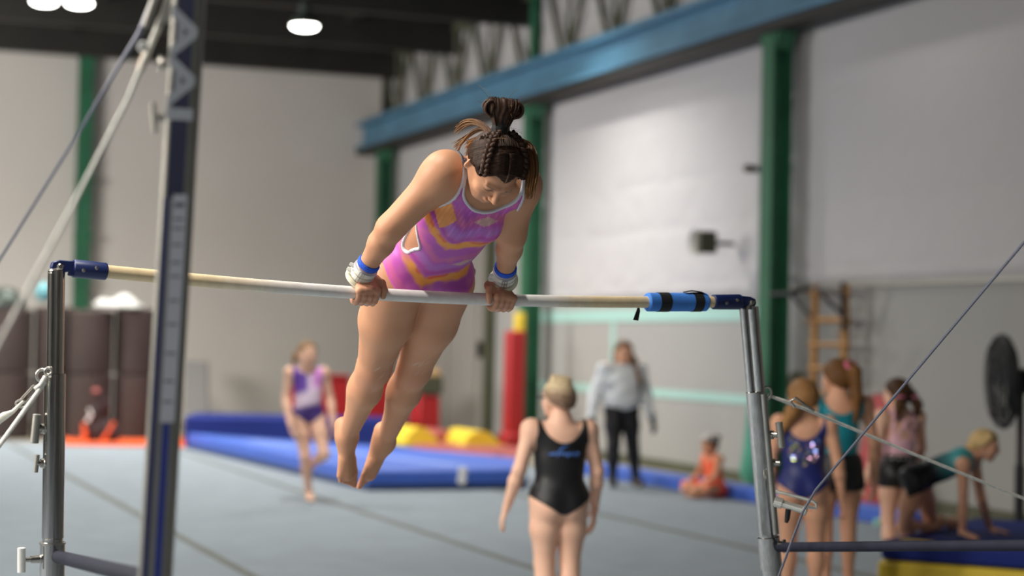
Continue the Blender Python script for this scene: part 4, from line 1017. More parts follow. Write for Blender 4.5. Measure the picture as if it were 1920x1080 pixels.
# --- leotard
tl, tf, tu = torso_frame(J); tc = J['pel']; tloc = dots(tc, (tl, tf, tu)); topu = (J['chest']-tc)@tu; nku = (J['nk']-tc)@tu
kt = fg.hit(780, 418, 5.4, 6.6, F=fg.T); kb1 = fg.hit(764, 461, 5.4, 6.6, F=fg.T); kb2 = fg.hit(781, 458, 5.4, 6.6, F=fg.T)
kt, kb1, kb2 = (k_-gl*.009+gf*.003 for k_ in (kt, kb1, kb2))
def gym_region(X, Y, Z):
    a, b, d = tloc(X, Y, Z); a2 = np.abs(a)
    neck = np.where(b > -.02, .098-np.sqrt(a**2+((d-(nku+.008))*.92)**2), .11-np.sqrt(a**2+((d-(nku-.02))*.6)**2))
    t = np.clip((topu+.03-d)/.165, 0, 1); lim = .108+.042*t**2.2
    arm = np.where(d > topu-.135, a2-lim, -.05)
    wf = np.clip((b+.03)/.06, 0, 1); leg = wf*(-.036+.35*a2+5*a2**3)+(1-wf)*(-.085+.66*np.maximum(a2-.012, 0))-d
    key = -np.minimum(np.minimum(d_cone(X, Y, Z, kt, kb1, .013, .023), d_cone(X, Y, Z, kt, kb2, .013, .020)), d_cone(X, Y, Z, kb1, kb2, .020, .017))
    return np.maximum(np.maximum(neck, arm), np.maximum(leg, key))
def leo_col(v):
    q_ = v-tc; a, b, d = q_@tl, q_@tf, q_@tu
    n1, n2, n3 = wob(q_, 14, 31), wob(q_*np.array([1, 1, 1.6]), 34, 32), wob(q_, 80, 33)
    mg, pu, pk, hp_, og, rd_, be = L3(198, 84, 180), L3(172, 96, 190), L3(212, 112, 168), L3(236, 92, 176), L3(242, 164, 76), L3(226, 92, 62), L3(214, 176, 162)
    col = mg+np.clip(.5+.7*n1, 0, 1)[:, None]*(pu-mg)*.6+np.clip(n2, 0, 1)[:, None]*(pk-mg)*.7
    # chevron bands: down to a point, then running up to her left
    zz = np.where(a < -.04, -(a+.04)*.77, (a+.04)*.36+.012*np.sin((a+.04)*30))
    s_ = d-zz+.007*n2
    per = .198
    ph = np.mod(s_-.013, per)/per
    def bandw(c, w_): return np.clip(1-np.abs(ph-c)/w_, 0, 1)
    lowb = np.clip((.345-s_)/.02, 0, 1); ob = np.clip(bandw(.20, .135)*1.8, 0, 1)*np.clip(1.0+1.4*n1+2*a, .3, 1)*lowb
    col = col*(1-ob[:, None])+ob[:, None]*(og*(.6+.4*np.clip(.5+n3, 0, 1)[:, None])+.4*(1-np.clip(.5+n3, 0, 1)[:, None])*og)
    rb_ = lowb*np.clip(bandw(.28, .06)*1.6, 0, 1)*np.clip(.2+1.5*n2, 0, 1)*.8; col = col*(1-rb_[:, None])+rb_[:, None]*rd_
    dk = np.clip(bandw(.40, .06)*1.5, 0, 1)*.4; col = col*(1-dk[:, None])+dk[:, None]*L3(176, 44, 140)
    lv = np.clip(bandw(.56, .14)*1.3, 0, 1)*.55; col = col*(1-lv[:, None])+lv[:, None]*L3(176, 128, 206)
    pl = np.clip(bandw(.80, .10)*1.5, 0, 1)*.45; col = col*(1-pl[:, None])+pl[:, None]*L3(226, 120, 150)
    for (da, dd) in ((.026, .391), (.051, .172), (-.108, .385)):
        m_ = (np.abs(a-da)/.040+np.abs(d-dd-(a-da)*.15)/.017) < 1
        if da < 0: m_ = (np.abs(a-da)/.036+np.abs(d-dd)/.05) < 1
        w_ = (m_*(b > -.02)*(.8 if da > 0 else .9))[:, None]; col = col*(1-w_)+w_*(be if da > 0 else og)
    hp = np.clip((.02-b)/.05, 0, 1)*np.clip((.14-d)/.05, 0, 1); col = col*(1-.6*hp[:, None])+.6*hp[:, None]*hp_
    lines = np.clip(wob(np.stack([a*1, b*1, d*.05], 1), 260, 40), 0, 1)*np.clip((d-.27)/.08, 0, 1)*(b > 0)
    col = col*(1+.35*lines[:, None])
    return np.clip(col, 0, 1)
tlo = np.minimum(np.minimum(J['pel']-.26, J['chest']-.22), J['sr']-.1); thi = np.maximum(np.maximum(J['pel']+.26, J['chest']+.22), J['sl']+.1)
lt = cloth(fg, gym_region, .0042, 'leotard', m_cloth, gym, leo_col, tlo, thi, full=False)
m_trim = mat('white_trim', C(220, 218, 222), .5)
def trim_region(X, Y, Z):
    a, b, d = tloc(X, Y, Z); R = gym_region(X, Y, Z); return np.where(d < .045, -.5, R)
def trim_col(v):
    q_ = v-tc; b = q_@tf; d = q_@tu; c = np.tile(L3(216, 214, 220), (len(v), 1)); w_ = np.clip((d-topu+.0)/.03, 0, 1)[:, None]*np.clip((.045-b)/.03, 0, 1)[:, None]; return c*(1-w_)+w_*L3(70, 72, 86)
m_trim = mat('trim', C(216, 214, 220), .5, attr=True)
sl_ = fg.sl(tlo, thi); tv, tfc = fg.surface(np.maximum(fg.T[sl_]-.0072, np.abs(trim_region(*fg.xyz(sl_)).astype(np.float32))-.0046), sl_, 1)
for v, f in islands(tv, tfc): np_mesh('trim', v, f, m_trim, lt, trim_col(v))
# --- wristbands and leather grips
m_band = mat('blue_towelling', C(44, 92, 214), .9, bump=.3, bscale=200)
m_grip = mat('cream_leather', C(226, 222, 196), .65, var=.08, scale=40)
m_strap = mat('white_leather', C(228, 226, 216), .55)
for e, px, inn in (('r', 682, 1), ('l', 939, -1)):
    wr, el = J['w'+e], J['e'+e]; ax = nz(el-wr); c = on_bar(px); bd = BDIR*inn; ux = nz(bd-ax*(bd@ax))
    L1 = wr+ax*.048
    MB().lathe(L1, ax, [(0, .028), (.001, .034), (.006, .0365), (.014, .0365), (.020, .034), (.021, .028)], 28, ux=ux).build('wristband', m_band, gym, smooth=True)
    gr = MB().lathe(wr-ax*.004, ax, [(0, .028), (.001, .0335), (.010, .0345), (.040, .0335), (.046, .030)], 28, ux=ux).build('wrist_grip', m_strap, gym, smooth=True)
    for k, h in enumerate((.014, .034)):
        st = MB().lathe(wr+ax*(h-.008), ax, [(0, .034), (.0005, .0388), (.014, .0388), (.0145, .034)], 28, ux=ux).build('strap', m_strap, gr, smooth=True)
        cdir = nz(-V(0, 1, 0)+V(.1, 0, 0)); cdir = nz(cdir-ax*(cdir@ax)); sdv = np.cross(ax, cdir); pc_ = wr+ax*(h-.001)+cdir*.0390
        rct = [pc_+sdv*x+ax*z+cdir*.002 for x, z in ((-.008, -.010), (.008, -.010), (.008, .010), (-.008, .010))]
        MB().tube(rct, .0013, 6, closed=True).build('buckle', m_chrome2, gr)
        MB().tube([pc_+ax*.009+cdir*.002, pc_-ax*.009+cdir*.002], .0012, 6).build('buckle_pin', m_chrome2, gr)
        tlp = wr+ax*(h-.001)-sdv*.030+cdir*.014
        MB().tube([tlp, tlp-sdv*.012+cdir*.002, tlp-sdv*.020+cdir*.001], [.0075, .0075, .0055], 10, flat=(.35, 1)).build('strap_end', m_strap, gr, smooth=True)
    # rolled leather cuff at the heel of the hand
    n_ = nz(ax*.9+V(0, -.25, 0)); u1 = nz(ux-n_*(ux@n_)); u2 = np.cross(n_, u1); cc_ = wr-ax*.004
    MB().tube([cc_+(u1*math.cos(a)*.0405+u2*math.sin(a)*.0385)+n_*.004*math.sin(2*a+.5) for a in np.linspace(0, 2*math.pi, 33)[:-1]], .0078, 12, closed=True).build('grip_roll', m_grip, gr, smooth=True)
    # leather tongue over the palm and round the bar
    MB().add([c+bd*b_+rho*(math.cos(math.radians(an))*BN+math.sin(math.radians(an))*BUP) for an in range(150, -130, -20) for b_ in (-.024, .022) for rho in (.0203, .0222)],
             [q_ for i in range(13) for q_ in ((i*4, i*4+4, i*4+6, i*4+2), (i*4+1, i*4+3, i*4+7, i*4+5), (i*4, i*4+1, i*4+5, i*4+4), (i*4+2, i*4+6, i*4+7, i*4+3))]).build('grip_tongue', m_grip, gr)
# --- hair
HB, HL = L3(62, 43, 32), L3(116, 82, 50)
def gh(v):
    q_ = v-hc; a, b, d = q_@hax[0], q_@hax[1], q_@hax[2]
    st = np.sin(np.arctan2(d, b)*70+a*60)*.5+.5*np.sin(np.arctan2(d, b)*131+2); st2 = wob(q_, 60, 8)
    c = HB*(1+.30*st[:, None]+.2*st2[:, None])
    part = np.exp(-((a+.001)/.0017)**2)*(b > .018)*(d > .02); c = c*(1-.8*part[:, None])+.8*part[:, None]*L3(196, 150, 120)
    return np.clip(c, 0, 1)
ghr = Fig(hc-.17, hc+.17, .0027); o_ = .0075
ghr.ell(hc, hax, (.073+o_, .093+o_, .083+o_), .01); ghr.ell(HP(0, -.03, -.02), hax, (.065+o_, .062+o_, .074+o_), .006)
a_, b_, d_ = dots(hc, hax)(*ghr.xyz(ghr.sl(ghr.lo, ghr.hi if hasattr(ghr, 'hi') else ghr.lo+ghr.h*ghr.n)))
line = .024+.55*np.abs(a_)-3.2*np.clip(np.abs(a_)-.047, 0, 1)-.6*np.clip(.080-b_, 0, 1)
line = np.maximum(line, np.where(b_ > -.02, -.012, -.06))
ghr.F[...] = np.maximum(ghr.F+.0012*np.sin(np.arctan2(d_, b_)*70+a_*50)*1.0+.0018*np.exp(-(a_/.0022)**2)*(b_ > .015), ((line-d_)*.75).astype(np.float32))
ghr.F += (.0055*np.exp(-np.clip(d_-line, 0, 1)/.012)).astype(np.float32)
v, f = ghr.surface(); hroot = np_mesh('hair', v, f, m_hair, gym, gh(v))
def on_scalp(a, b, d, off=.012):
    dv = V(a, b, d); r = np.array([.073+off, .093+off, .083+off]); k = math.sqrt(((dv/r)**2).sum()); return HP(*(dv/k))
BUN0 = on_scalp(-.008, -.068, .066, .006); bdir = nz(V(.0, -.02, 1)+hax[2]*.25)
def tube_set(name, paths, rads, colA, colB, parent, seg=6, tipw=1.0, m=None):
    vs_, fs, cs, n0 = [], [], [], 0
    for pts, r in zip(paths, rads):
        b = MB().tube(pts, r, seg); n_ = len(pts); vs_ += b.v; fs += [tuple(i+n0 for i in q_) for q_ in b.f if len(q_) == 4]
        sh = .55+.9*random.random()
        for i in range(n_):
            t = (i/(n_-1))*tipw; cs += [((colA*(1-t)+colB*t)*sh)]*seg
        n0 += len(b.v)
    return np_mesh(name, np.array(vs_), np.array(fs), m or m_hair, parent, np.clip(np.array(cs), 0, 1))
# braids: three strands woven along each side of the head
for sg in (-1, 1):
    way = [(sg*.058, .060, .026), (sg*.061, .045, .043), (sg*.060, .020, .062), (sg*.052, -.010, .076), (sg*.038, -.038, .080), (sg*.020, -.055, .076)]
    wp = [on_scalp(*q_, off=.011) for q_ in way]
    wp = np.array(wp); tt = np.linspace(0, len(wp)-1, 90); cv = np.stack([np.interp(tt, range(len(wp)), wp[:, i]) for i in range(3)], 1)
    for _ in range(6): cv[1:-1] = (cv[:-2]+cv[1:-1]*2+cv[2:])/4
    paths = []
    for k in range(3):
        ph = k*2*math.pi/3; pts = []
        for i in range(90):
            t = nz(cv[min(i+1, 89)]-cv[max(i-1, 0)]); no = nz(cv[i]-hc-t*((cv[i]-hc)@t)); bi = np.cross(t, no); w_ = i/89*math.pi*7+ph
            pts.append(cv[i]+bi*.0092*math.sin(w_)+no*(.0055*math.sin(2*w_)+.002))
        paths.append(pts)
    tube_set('braid', paths, [[.0074-.0014*i/89 for i in range(90)]]*3, HB*1.25, HB*1.1, hroot, 8)
# hair tie and bun
MB().lathe(BUN0-bdir*.012, bdir, [(0, .027), (.006, .030), (.020, .027), (.030, .0255), (.040, .026), (.044, .022)], 24).build('hair_tie', mat('black_elastic', C(16, 14, 14), .7, bump=.5, bscale=90), hroot, smooth=True)
sx = nz(V(1, .25, 0)-bdir*(V(1, .25, 0)@bdir)); sy = np.cross(bdir, sx)
bc = Fig(BUN0-.13, BUN0+.15, .0032); B3 = np.array([sx, sy, bdir])
bc.cone(BUN0+bdir*.01, BUN0+bdir*.045, .022, .026, .02); bc.ell(BUN0+bdir*.066, B3, (.040, .026, .033), .03)
for sg in (-1, 1): bc.ell(BUN0+bdir*.066+sx*sg*.035, B3, (.019, .026, .026), .012)
X, Y, Z = bc.xyz(bc.sl(bc.lo, bc.lo+bc.h*bc.n)); ba_, bb_, bd_ = dots(BUN0, B3)(X, Y, Z)
bc.F += (.0016*np.sin(ba_*520/(1+8*np.clip(bd_, 0, .1))+2*np.sin(bd_*60))).astype(np.float32)
v, f = bc.surface(); bun = np_mesh('bun', v, f, m_hair, hroot, np.clip(HB*(1.0+.5*np.sin(((v-BUN0)@sx)*420)[:, None]*.5+.25*wob(v, 90, 4)[:, None]), 0, 1))
paths, rads = [], []
for i in range(90):
    a = random.uniform(-1, 1); y = random.choice((-1, 1))*random.uniform(.3, 1)
    pts = []
    for t in np.linspace(0, 1, 8):
        h = .015+.083*t; wd = .020+.024*min(1, t*1.3); pts.append(BUN0+bdir*h+sx*a*wd+sy*y*(.022+.006*math.sin(t*3))*(1-max(0, t-.8)*3))
    paths.append(pts); rads.append([.0018+.0008*random.random()]*7+[.0008])
for sg in (-1, 1):
    for k in range(7):       # curled ends at both sides
        yy = -.024+.008*k; cc_ = BUN0+bdir*.066+sx*sg*.037+sy*yy*.8
        paths.append([cc_+bdir*.022*math.cos(t+k*.5)+sx*sg*.020*math.sin(t+k*.5) for t in np.linspace(0, 5, 14)]); rads.append([.0040]*14)
tube_set('bun_strands', paths, rads, HB*.9, HB*1.5, hroot, 5)
# smooth hair drawn from the braids back to the tie
paths, rads = [], []
for i in range(70):
    a = random.uniform(-.045, .045); p = [on_scalp(a*(1-.45*t), -.002-.055*t, .086-.010*t, .0095+.004*random.random()) for t in np.linspace(0, 1, 5)]
    paths.append(p+[BUN0+sx*a*.5+bdir*.006]); rads.append([.0014, .002, .0022, .0022, .002, .0016])
tube_set('drawn_back_hair', paths, rads, HB*.9, HB*1.1, hroot, 5)
paths, rads = [], []
for sg in (-1, 1):
    for i in range(120):     # from the parting sideways to the braids
        b0 = random.uniform(.018, .083); d0 = .075 if b0 < .05 else .055
        pts = [on_scalp(sg*(.003+.056*t), b0*(1-.05*t)-.004*t, (.078-.30*max(0, b0-.04))*(1-.42*t*t)-.004*t, .0085+.0015*random.random()+.001*math.sin(3*t)) for t in np.linspace(0, 1, 7)]
        paths.append(pts); rads.append([.0010, .0014, .0016, .0016, .0016, .0014, .001])
    for i in range(260):     # sides and back, drawn up to the braids and the tie
        r_ = random.choice((.0018, .0026, .0034)); a = random.uniform(0, 1); st_ = (sg*.073, .045-.11*a, -.012+.03*(1-a)-.035*a); en = (sg*(.052-.02*a), .035-.06*a, .062+.02*a)
        pts = [on_scalp(st_[0]*(1-t)+en[0]*t+sg*.018*math.sin(math.pi*t), st_[1]*(1-t)+en[1]*t, st_[2]*(1-t)+en[2]*t, .0095+.003*random.random()) for t in np.linspace(0, 1, 7)]
        paths.append(pts); rads.append([r_*.4, r_*.8, r_, r_, r_, r_*.8, r_*.5])
tube_set('combed_hair', paths, rads, HB*.65, HB*1.15, hroot, 4)
# loose hair: right-hand fall, wind-blown lock on the left, nape
def bez(pts, n=12):
    pts = np.array(pts); out = []
    for t in np.linspace(0, 1, n):
        q_ = pts.copy()
        while len(q_) > 1: q_ = q_[:-1]*(1-t)+q_[1:]*t
        out.append(q_[0])
    return out
def pxl(x, y, d): return at(x, y, d)
paths, rads = [], []
def jit(p, s_): return p+np.array([random.gauss(0, s_), random.gauss(0, s_), random.gauss(0, s_)])
def thru(pts, n=13):      # smooth curve through points
    P_ = np.array(pts); P_ = np.vstack([2*P_[0]-P_[1], P_, 2*P_[-1]-P_[-2]]); out = []
    for t in np.linspace(0, len(pts)-1.0001, n):
        k = int(t); u = t-k; a, b, c, d = P_[k:k+4]; out.append(.5*((2*b)+(c-a)*u+(2*a-5*b+4*c-d)*u*u+(3*b-a-3*c+d)*u**3))
    return out
for i in range(330):     # fall on the right side of the picture
    t = random.random(); sp = random.gauss(0, 1); dp = random.uniform(-.03, .05)
    a0 = on_scalp(.015+.045*t, -.055+.02*random.random(), .075-.03*t, .009)
    k = 7*t+2.0*sp
    paths.append(thru([a0, pxl(977+1.6*k, 264+6*t, 5.76+dp*.5), pxl(988+1.7*k, 290, 5.74+dp), pxl(993+1.5*k, 320, 5.72+dp), pxl(991+1.3*k, 345, 5.70+dp), pxl(985+1.1*k+5*random.random(), 350+24*random.random(), 5.70+dp)]))
    r = random.uniform(.0012, .0024); rads.append([r*.8]+[r]*9+[r*.8, r*.5, r*.2])
for i in range(110):     # from behind the ear back to the nape, hanging past the neck on the left
    a0 = on_scalp(-.05-.025*random.random(), -.07+.05*random.random(), .035+.05*random.random(), .008)
    e_ = jit(pxl(872+18*random.random(), 262+34*random.random(), 5.86), .004)
    paths.append(bez([a0, jit(pxl(897, 252, 5.83), .006), jit(pxl(884, 268, 5.86), .006), e_])); r = random.uniform(.0012, .0024); rads.append([r]*9+[r*.8, r*.5, r*.25])
tube_set('loose_hair', paths, rads, HB*1.3, L3(150, 106, 64), hroot, 5, 1.0)
paths, rads = [], []
for i in range(80):      # lock blown out to the left
    a0 = on_scalp(-.030-.02*random.random(), -.075+.02*random.random(), .06, .008)
    y = random.random(); e_ = jit(pxl(851+14*y, 236+16*random.random(), 5.90), .004)
    if i % 3 == 0: e_ = jit(pxl(846+12*y, 268+14*y, 5.9), .004); mid_ = jit(pxl(868, 262, 5.88), .004)
    else: mid_ = jit(pxl(872, 212+18*random.random(), 5.86), .004)
    if i % 7 == 0: e_ = jit(pxl(850+10*y, 292, 5.88), .004); mid_ = jit(pxl(856, 270, 5.88), .003)
    paths.append(bez([a0, jit(pxl(902, 222+8*random.random(), 5.84), .004), mid_, e_])); r = random.uniform(.0009, .0018); rads.append([r]*8+[r*.8, r*.6, r*.4, r*.15])
for i in range(26):      # stray hairs
    a0 = BUN0+bdir*random.uniform(.04, .08)+sx*random.uniform(-.05, .05); paths.append(bez([a0, jit(a0+bdir*.02, .01), jit(a0+bdir*.03, .025)])); rads.append([.0004]*12)
for i in range(20):
    a0 = on_scalp(random.uniform(-.07, .07), random.uniform(-.08, .0), .05, .012); paths.append(bez([a0, jit(a0+(a0-hc)*.15, .01), jit(a0+(a0-hc)*.25, .02)])); rads.append([.0004]*12)
tube_set('blown_lock', paths, rads, HB*1.6, L3(136, 100, 64), hroot, 5, 1.0)
# ------------------------------------------------------------------ people in the hall
def person_simple(label, base, yaw, H, mods, skin, g=1.0, head_yaw=0, head_pitch=0, h=.0068, bust=0, toes=True, feet=True, fix=None, extra=None, wide=1.0, hbase=L3(80, 60, 40), hr=6.5, hands=True, thigh=1.0):
    J, hs, ax = stand(base, yaw, H, mods, hr, None, head_yaw, head_pitch, wide)
    if fix: fix(J, hs, ax)
    lo, hi = bounds(J, .15); lo = np.minimum(lo, J['hc']-.15); hi = np.maximum(hi, J['hc']+.15)
    fg = Fig(lo, hi, h); body(fg, J, H, g=g, hs=hs, bust=bust, toes=toes, feet=feet, hands=hands, thigh=thigh)
    root = make_person((float(base[0]), float(base[1]), float(base[2])), label)
    finish(fg, J, hs, root, skin, extra, hbase)
    return fg, J, hs, ax, root
SK1, SK2, SK3 = L3(232, 186, 160), L3(222, 168, 136), L3(206, 150, 116)
# 1. girl in the purple and white leotard, hopping on one leg
base = ground(574, 941, .012); H = 1.53
fg, J, hs, ax, root = person_simple('girl in purple, pink and white leotard stepping on one bare foot', base, FACE_CAM+.25, H, dict(
    kr=(-.020, .045, .285), ar=(.020, -.02, .05), tr=(.020, .08, .02), hr=(-.052, 0, .525), chest=(-.012, 0, .805), nk=(-.022, 0, .845), sl=(.094, -.005, .802), sr=(-.120, -.005, .802),
    kl=(.085, .14, .30), al=(.028, -.10, .215), tl=(.0, -.17, .15), hl=(.052, .01, .53),
    er=(-.140, -.01, .64), wr=(-.125, .09, .49), el=(.140, -.02, .64), wl=(.150, .06, .485)), SK1, g=.92, head_yaw=.25, head_pitch=.05, fix=lambda J, hs, ax: J.update(ful=nz(V(0, .3, 1))), hbase=L3(120, 92, 60))
def col1(v):
    l, f, u = torso_frame(J); q = v-J['pel']; a, d = q@l, q@u; c = np.tile(L3(62, 40, 110), (len(v), 1))
    t = np.clip((d-.05-.16*(a+.1))/.05, 0, 1)[:, None]; c = c*(1-t)+t*L3(236, 214, 236)
    t = np.clip((a-.02)/.04, 0, 1)*np.clip((d-.22)/.06, 0, 1); c = c*(1-t[:, None])+t[:, None]*L3(226, 150, 226)
    t = np.clip((.015-a)/.04, 0, 1)*np.clip((d-.20-.3*a)/.05, 0, 1); c = c*(1-t[:, None])+t[:, None]*L3(98, 60, 160)
    return c
cloth(fg, leo_region(J, H, neck_r=.068, arm=.092), .007, 'leotard', m_cloth, root, col1)
hc, A_ = J['hc'], np.array(J['hax']); HQ = lambda a, b, d: hc+hs*(a*A_[0]+b*A_[1]+d*A_[2])
hair_cap(J, hs, 'hair', root, hcol(L3(138, 106, 70)), [(HQ(0, -.09, .03), HQ(-.05, -.13, -.03), .03, .032), (HQ(-.05, -.13, -.03), HQ(-.075, -.12, -.12), .034, .012)], front=.045)

# 2. child in the black leotard, back to us
base = ground(1043, 1196, .012); H = 1.365
fg, J, hs, ax, root = person_simple('child in plain black leotard seen from behind, short blond hair and glasses', base, BACK+.22, H, dict(
    el=(.165, -.02, .645), wl=(.200, .03, .50), er=(-.150, -.0, .64), wr=(-.155, .05, .49), sl=(.118, 0, .80), sr=(-.112, 0, .80)), SK1, g=1.13, head_yaw=.35, hbase=L3(150, 126, 96))
cloth(fg, leo_region(J, H, neck_r=.080, neck_u=.03, arm=.100, slope=.62, leg=-.012, back=.012), .006, 'leotard', m_cloth, root, paint_const(L3(26, 26, 28)))
l, f, u = torso_frame(J); c0 = J['pel']+u*.168*H-f*(.066*H)
def onback(a, d):   # point on the back of the leotard
    p = c0+l*a+u*d; g_ = f
    for k in range(80):
        q = p-f*(.10-.002*k); i = np.round((q-fg.lo)/fg.h).astype(int)
        if (i >= 0).all() and (i < fg.n).all() and fg.F[tuple(i)] < .0075: return q
    return p
m_blueprint = mat('blue_print', C(58, 110, 190), .5)
sw = MB(); sw.tube([onback(.035-.004*k*0-.0, 0.0)+0*u for k in range(1)]+[onback(x, z) for x, z in ((.020, .020), (.0, .034), (-.02, .040))], [.002, .005, .004, .002], 8)
for k in range(9):      # row of small blue shapes, too blurred to read
    x = .072-.018*k; zc = -.004+.003*math.sin(k*2.3); hh = .008+.004*((k*7) % 3)/2
    sw.tube([onback(x, zc-hh), onback(x-.006, zc+hh)], .0042, 6)
sw.tube([onback(x, -.004+.004*math.sin(x*60)) for x in np.linspace(.085, -.085, 14)], .003, 6)
sw.build('back_print', m_blueprint, root, smooth=True, label='blurred blue swoosh and line of small shapes')
hc, A_ = J['hc'], np.array(J['hax']); HQ = lambda a, b, d: hc+hs*(a*A_[0]+b*A_[1]+d*A_[2])
def blond_cap(v):
    d = (v-hc)@A_[2]/hs; t = np.clip((d-.0)/.05, 0, 1)[:, None]; w_ = wob(v, 70, 3)[:, None]; return np.clip((L3(142, 116, 96)*(1-t)+t*L3(206, 184, 148))*(1+.2*w_), 0, 1)
hair_cap(J, hs, 'hair', root, blond_cap, [(HQ(-.03, -.03, .075), HQ(.03, .0, .085), .028, .026)], front=.05, slope=.70, off=.008)
MB().tube([HQ(.078, -.02, -.012), HQ(.080, .06, -.010), HQ(.066, .110, -.012)], .005, 8).build('glasses', m_blackpl, root, smooth=True)
MB().tube([HQ(-.078, -.02, -.012), HQ(-.080, .06, -.010), HQ(-.066, .110, -.012), HQ(0, .118, -.012), HQ(.066, .110, -.012)], .005, 8).build('glasses', m_blackpl, root, smooth=True)

# 3. coach in the white sweatshirt
base = ground(1163, 912, .012); H = 1.60
def fixc(J, hs, ax): pass
fg, J, hs, ax, root = person_simple('adult with long brown hair in baggy white sweatshirt and black leggings, walking', base, FACE_CAM+.18, H, dict(
    er=(-.180, -.02, .635), wr=(-.225, .05, .47), el=(.165, -.02, .635), wl=(.205, .03, .475),
    kr=(-.062, .04, .28), ar=(-.060, .02, .05), tr=(-.065, .11, .02), kl=(.085, -.02, .285), al=(.125, -.06, .05), tl=(.145, .03, .02), sl=(.115, 0, .81), sr=(-.115, 0, .81)), SK2, g=1.10, head_yaw=.1, h=.0085, bust=.7, hbase=L3(90, 66, 44))
lc_, fc_, uc_ = torso_frame(J)
sw = Fig(J['pel']-.7, J['pel']+.75, .012)
q = lambda t: J['pel']+(J['chest']-J['pel'])*t
A3 = np.array([lc_, fc_, uc_])
sw.ell(q(.15), A3, (.205, .165, .14), .08); sw.ell(q(.55), A3, (.215, .17, .22), .08); sw.cone(J['sr'], J['sl'], .085, .085, .06); sw.cone(J['chest'], J['nk'], .08, .062, .04)
for e in 'rl':
    sw.cone(J['s'+e], J['e'+e], .085, .078, .05); sw.cone(J['e'+e], J['w'+e], .078, .050, .03)
X, Y, Z = sw.xyz(sw.sl(sw.lo, sw.lo+sw.h*sw.n)); dd = dots(J['pel'], (lc_, fc_, uc_))(X, Y, Z)[2]; nd = (J['nk']-J['pel'])@uc_
sw.F[...] = np.maximum(sw.F, np.maximum(np.where(dots(J['pel'], (lc_, fc_, uc_))(X, Y, Z)[0]**2 < .23**2, -.03-dd, -1), dd-nd).astype(np.float32))
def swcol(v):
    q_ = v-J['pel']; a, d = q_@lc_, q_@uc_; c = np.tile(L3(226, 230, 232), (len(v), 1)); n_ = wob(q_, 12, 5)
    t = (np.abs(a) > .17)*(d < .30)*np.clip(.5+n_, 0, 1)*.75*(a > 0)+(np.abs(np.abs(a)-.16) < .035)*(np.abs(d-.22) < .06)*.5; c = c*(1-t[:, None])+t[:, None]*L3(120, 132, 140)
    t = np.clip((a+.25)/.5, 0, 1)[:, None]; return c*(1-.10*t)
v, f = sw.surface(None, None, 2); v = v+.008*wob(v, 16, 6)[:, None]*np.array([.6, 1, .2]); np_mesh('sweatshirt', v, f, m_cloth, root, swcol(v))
def leg_only(X, Y, Z):
    d = dots(J['pel'], (lc_, fc_, uc_))(X, Y, Z)[2]; return np.maximum(d-.10, (base[2]+.085)-Z+0*X)
cloth(fg, leg_only, .012, 'leggings', m_cloth, root, paint_const(L3(24, 24, 27)), lo=V(J['pel'][0]-.45, J['pel'][1]-.45, base[2]+.05), hi=J['pel']+V(.45, .45, .12), full=True)
for e in 'rl':
    a_, t_ = J['a'+e], J['t'+e]; d_ = nz(V(t_[0]-a_[0], t_[1]-a_[1], 0)); sf = Fig(a_-.2, a_+.25, .01)
    pz = lambda x, z: V(a_[0], a_[1], base[2])+d_*x+V(0, 0, z)
    sf.cone(pz(-.05, .045), pz(.13, .038), .046, .040, .03); sf.cone(pz(0, .05), pz(0, .10), .048, .046, .03); sf.F[...] = np.maximum(sf.F, (base[2]+.002-sf.xyz(sf.sl(sf.lo, sf.lo+sf.h*sf.n))[2]).astype(np.float32))
    v, f = sf.surface(); np_mesh('shoe', v, f, m_cloth, root, np.tile(L3(40, 42, 48), (len(v), 1)))
hc, A_ = J['hc'], np.array(J['hax']); HQ = lambda a, b, d: hc+hs*(a*A_[0]+b*A_[1]+d*A_[2])
hair_cap(J, hs, 'hair', root, hcol(L3(92, 66, 42), L3(132, 92, 52), hc, .35), [(HQ(.05, -.03, .0), HQ(.095, .03, -.11), .05, .045), (HQ(.095, .03, -.11), HQ(.13, .075, -.26), .045, .03), (HQ(.13, .075, -.26), HQ(.145, .09, -.33), .03, .012), (HQ(-.05, -.04, .0), HQ(-.06, -.06, -.14), .045, .03)], front=.055, off=.016)

# 4. child in orange sitting at the edge of the floor
base = ground(1338, 934, .012); H = 1.22
def fix4(J, hs, ax):
    L_, F_, Z_ = ax; b = np.asarray(base); W = lambda a, c, d: b+H*(a*L_+c*F_+d*Z_)
    J.update(pel=W(0, -.02, .085), chest=W(0, .03, .335), nk=W(0, .035, .375), sl=W(.105, .025, .335), sr=W(-.105, .025, .335), hl=W(.055, .0, .072), hr=W(-.055, .0, .072),
             kl=W(.16, .18, .10), kr=W(-.16, .18, .10), al=W(.0, .22, .045), ar=W(.02, .17, .045), tl=W(-.10, .24, .03), tr=W(.11, .20, .03),
             el=W(.15, .10, .20), er=W(-.16, .05, .19), wl=W(.10, .21, .12), wr=W(-.12, .19, .115), hdl=F_*.8-L_*.5-Z_*.4, hdr=F_*.8+L_*.3-Z_*.4, hpl=-Z_, hpr=-Z_, hsl=-L_, hsr=L_)
    J['hc'] = J['nk']+Z_*.118*hs+F_*.02*hs
fg, J, hs, ax, root = person_simple('child in orange top and light cap sitting cross-legged at the wall', base, math.pi+.55, H, None, SK3, g=.98, fix=fix4, h=.0085, hbase=L3(60, 48, 36))
l, f, u = torso_frame(J)
def top4(X, Y, Z): 
    d = dots(J['pel'], (l, f, u))(X, Y, Z)[2]; R = leo_region(J, H, neck_r=.065, arm=.088)(X, Y, Z); return np.maximum(R, -.02-d)
cloth(fg, top4, .009, 'tank_top', m_cloth, root, paint_const(L3(250, 112, 72)))
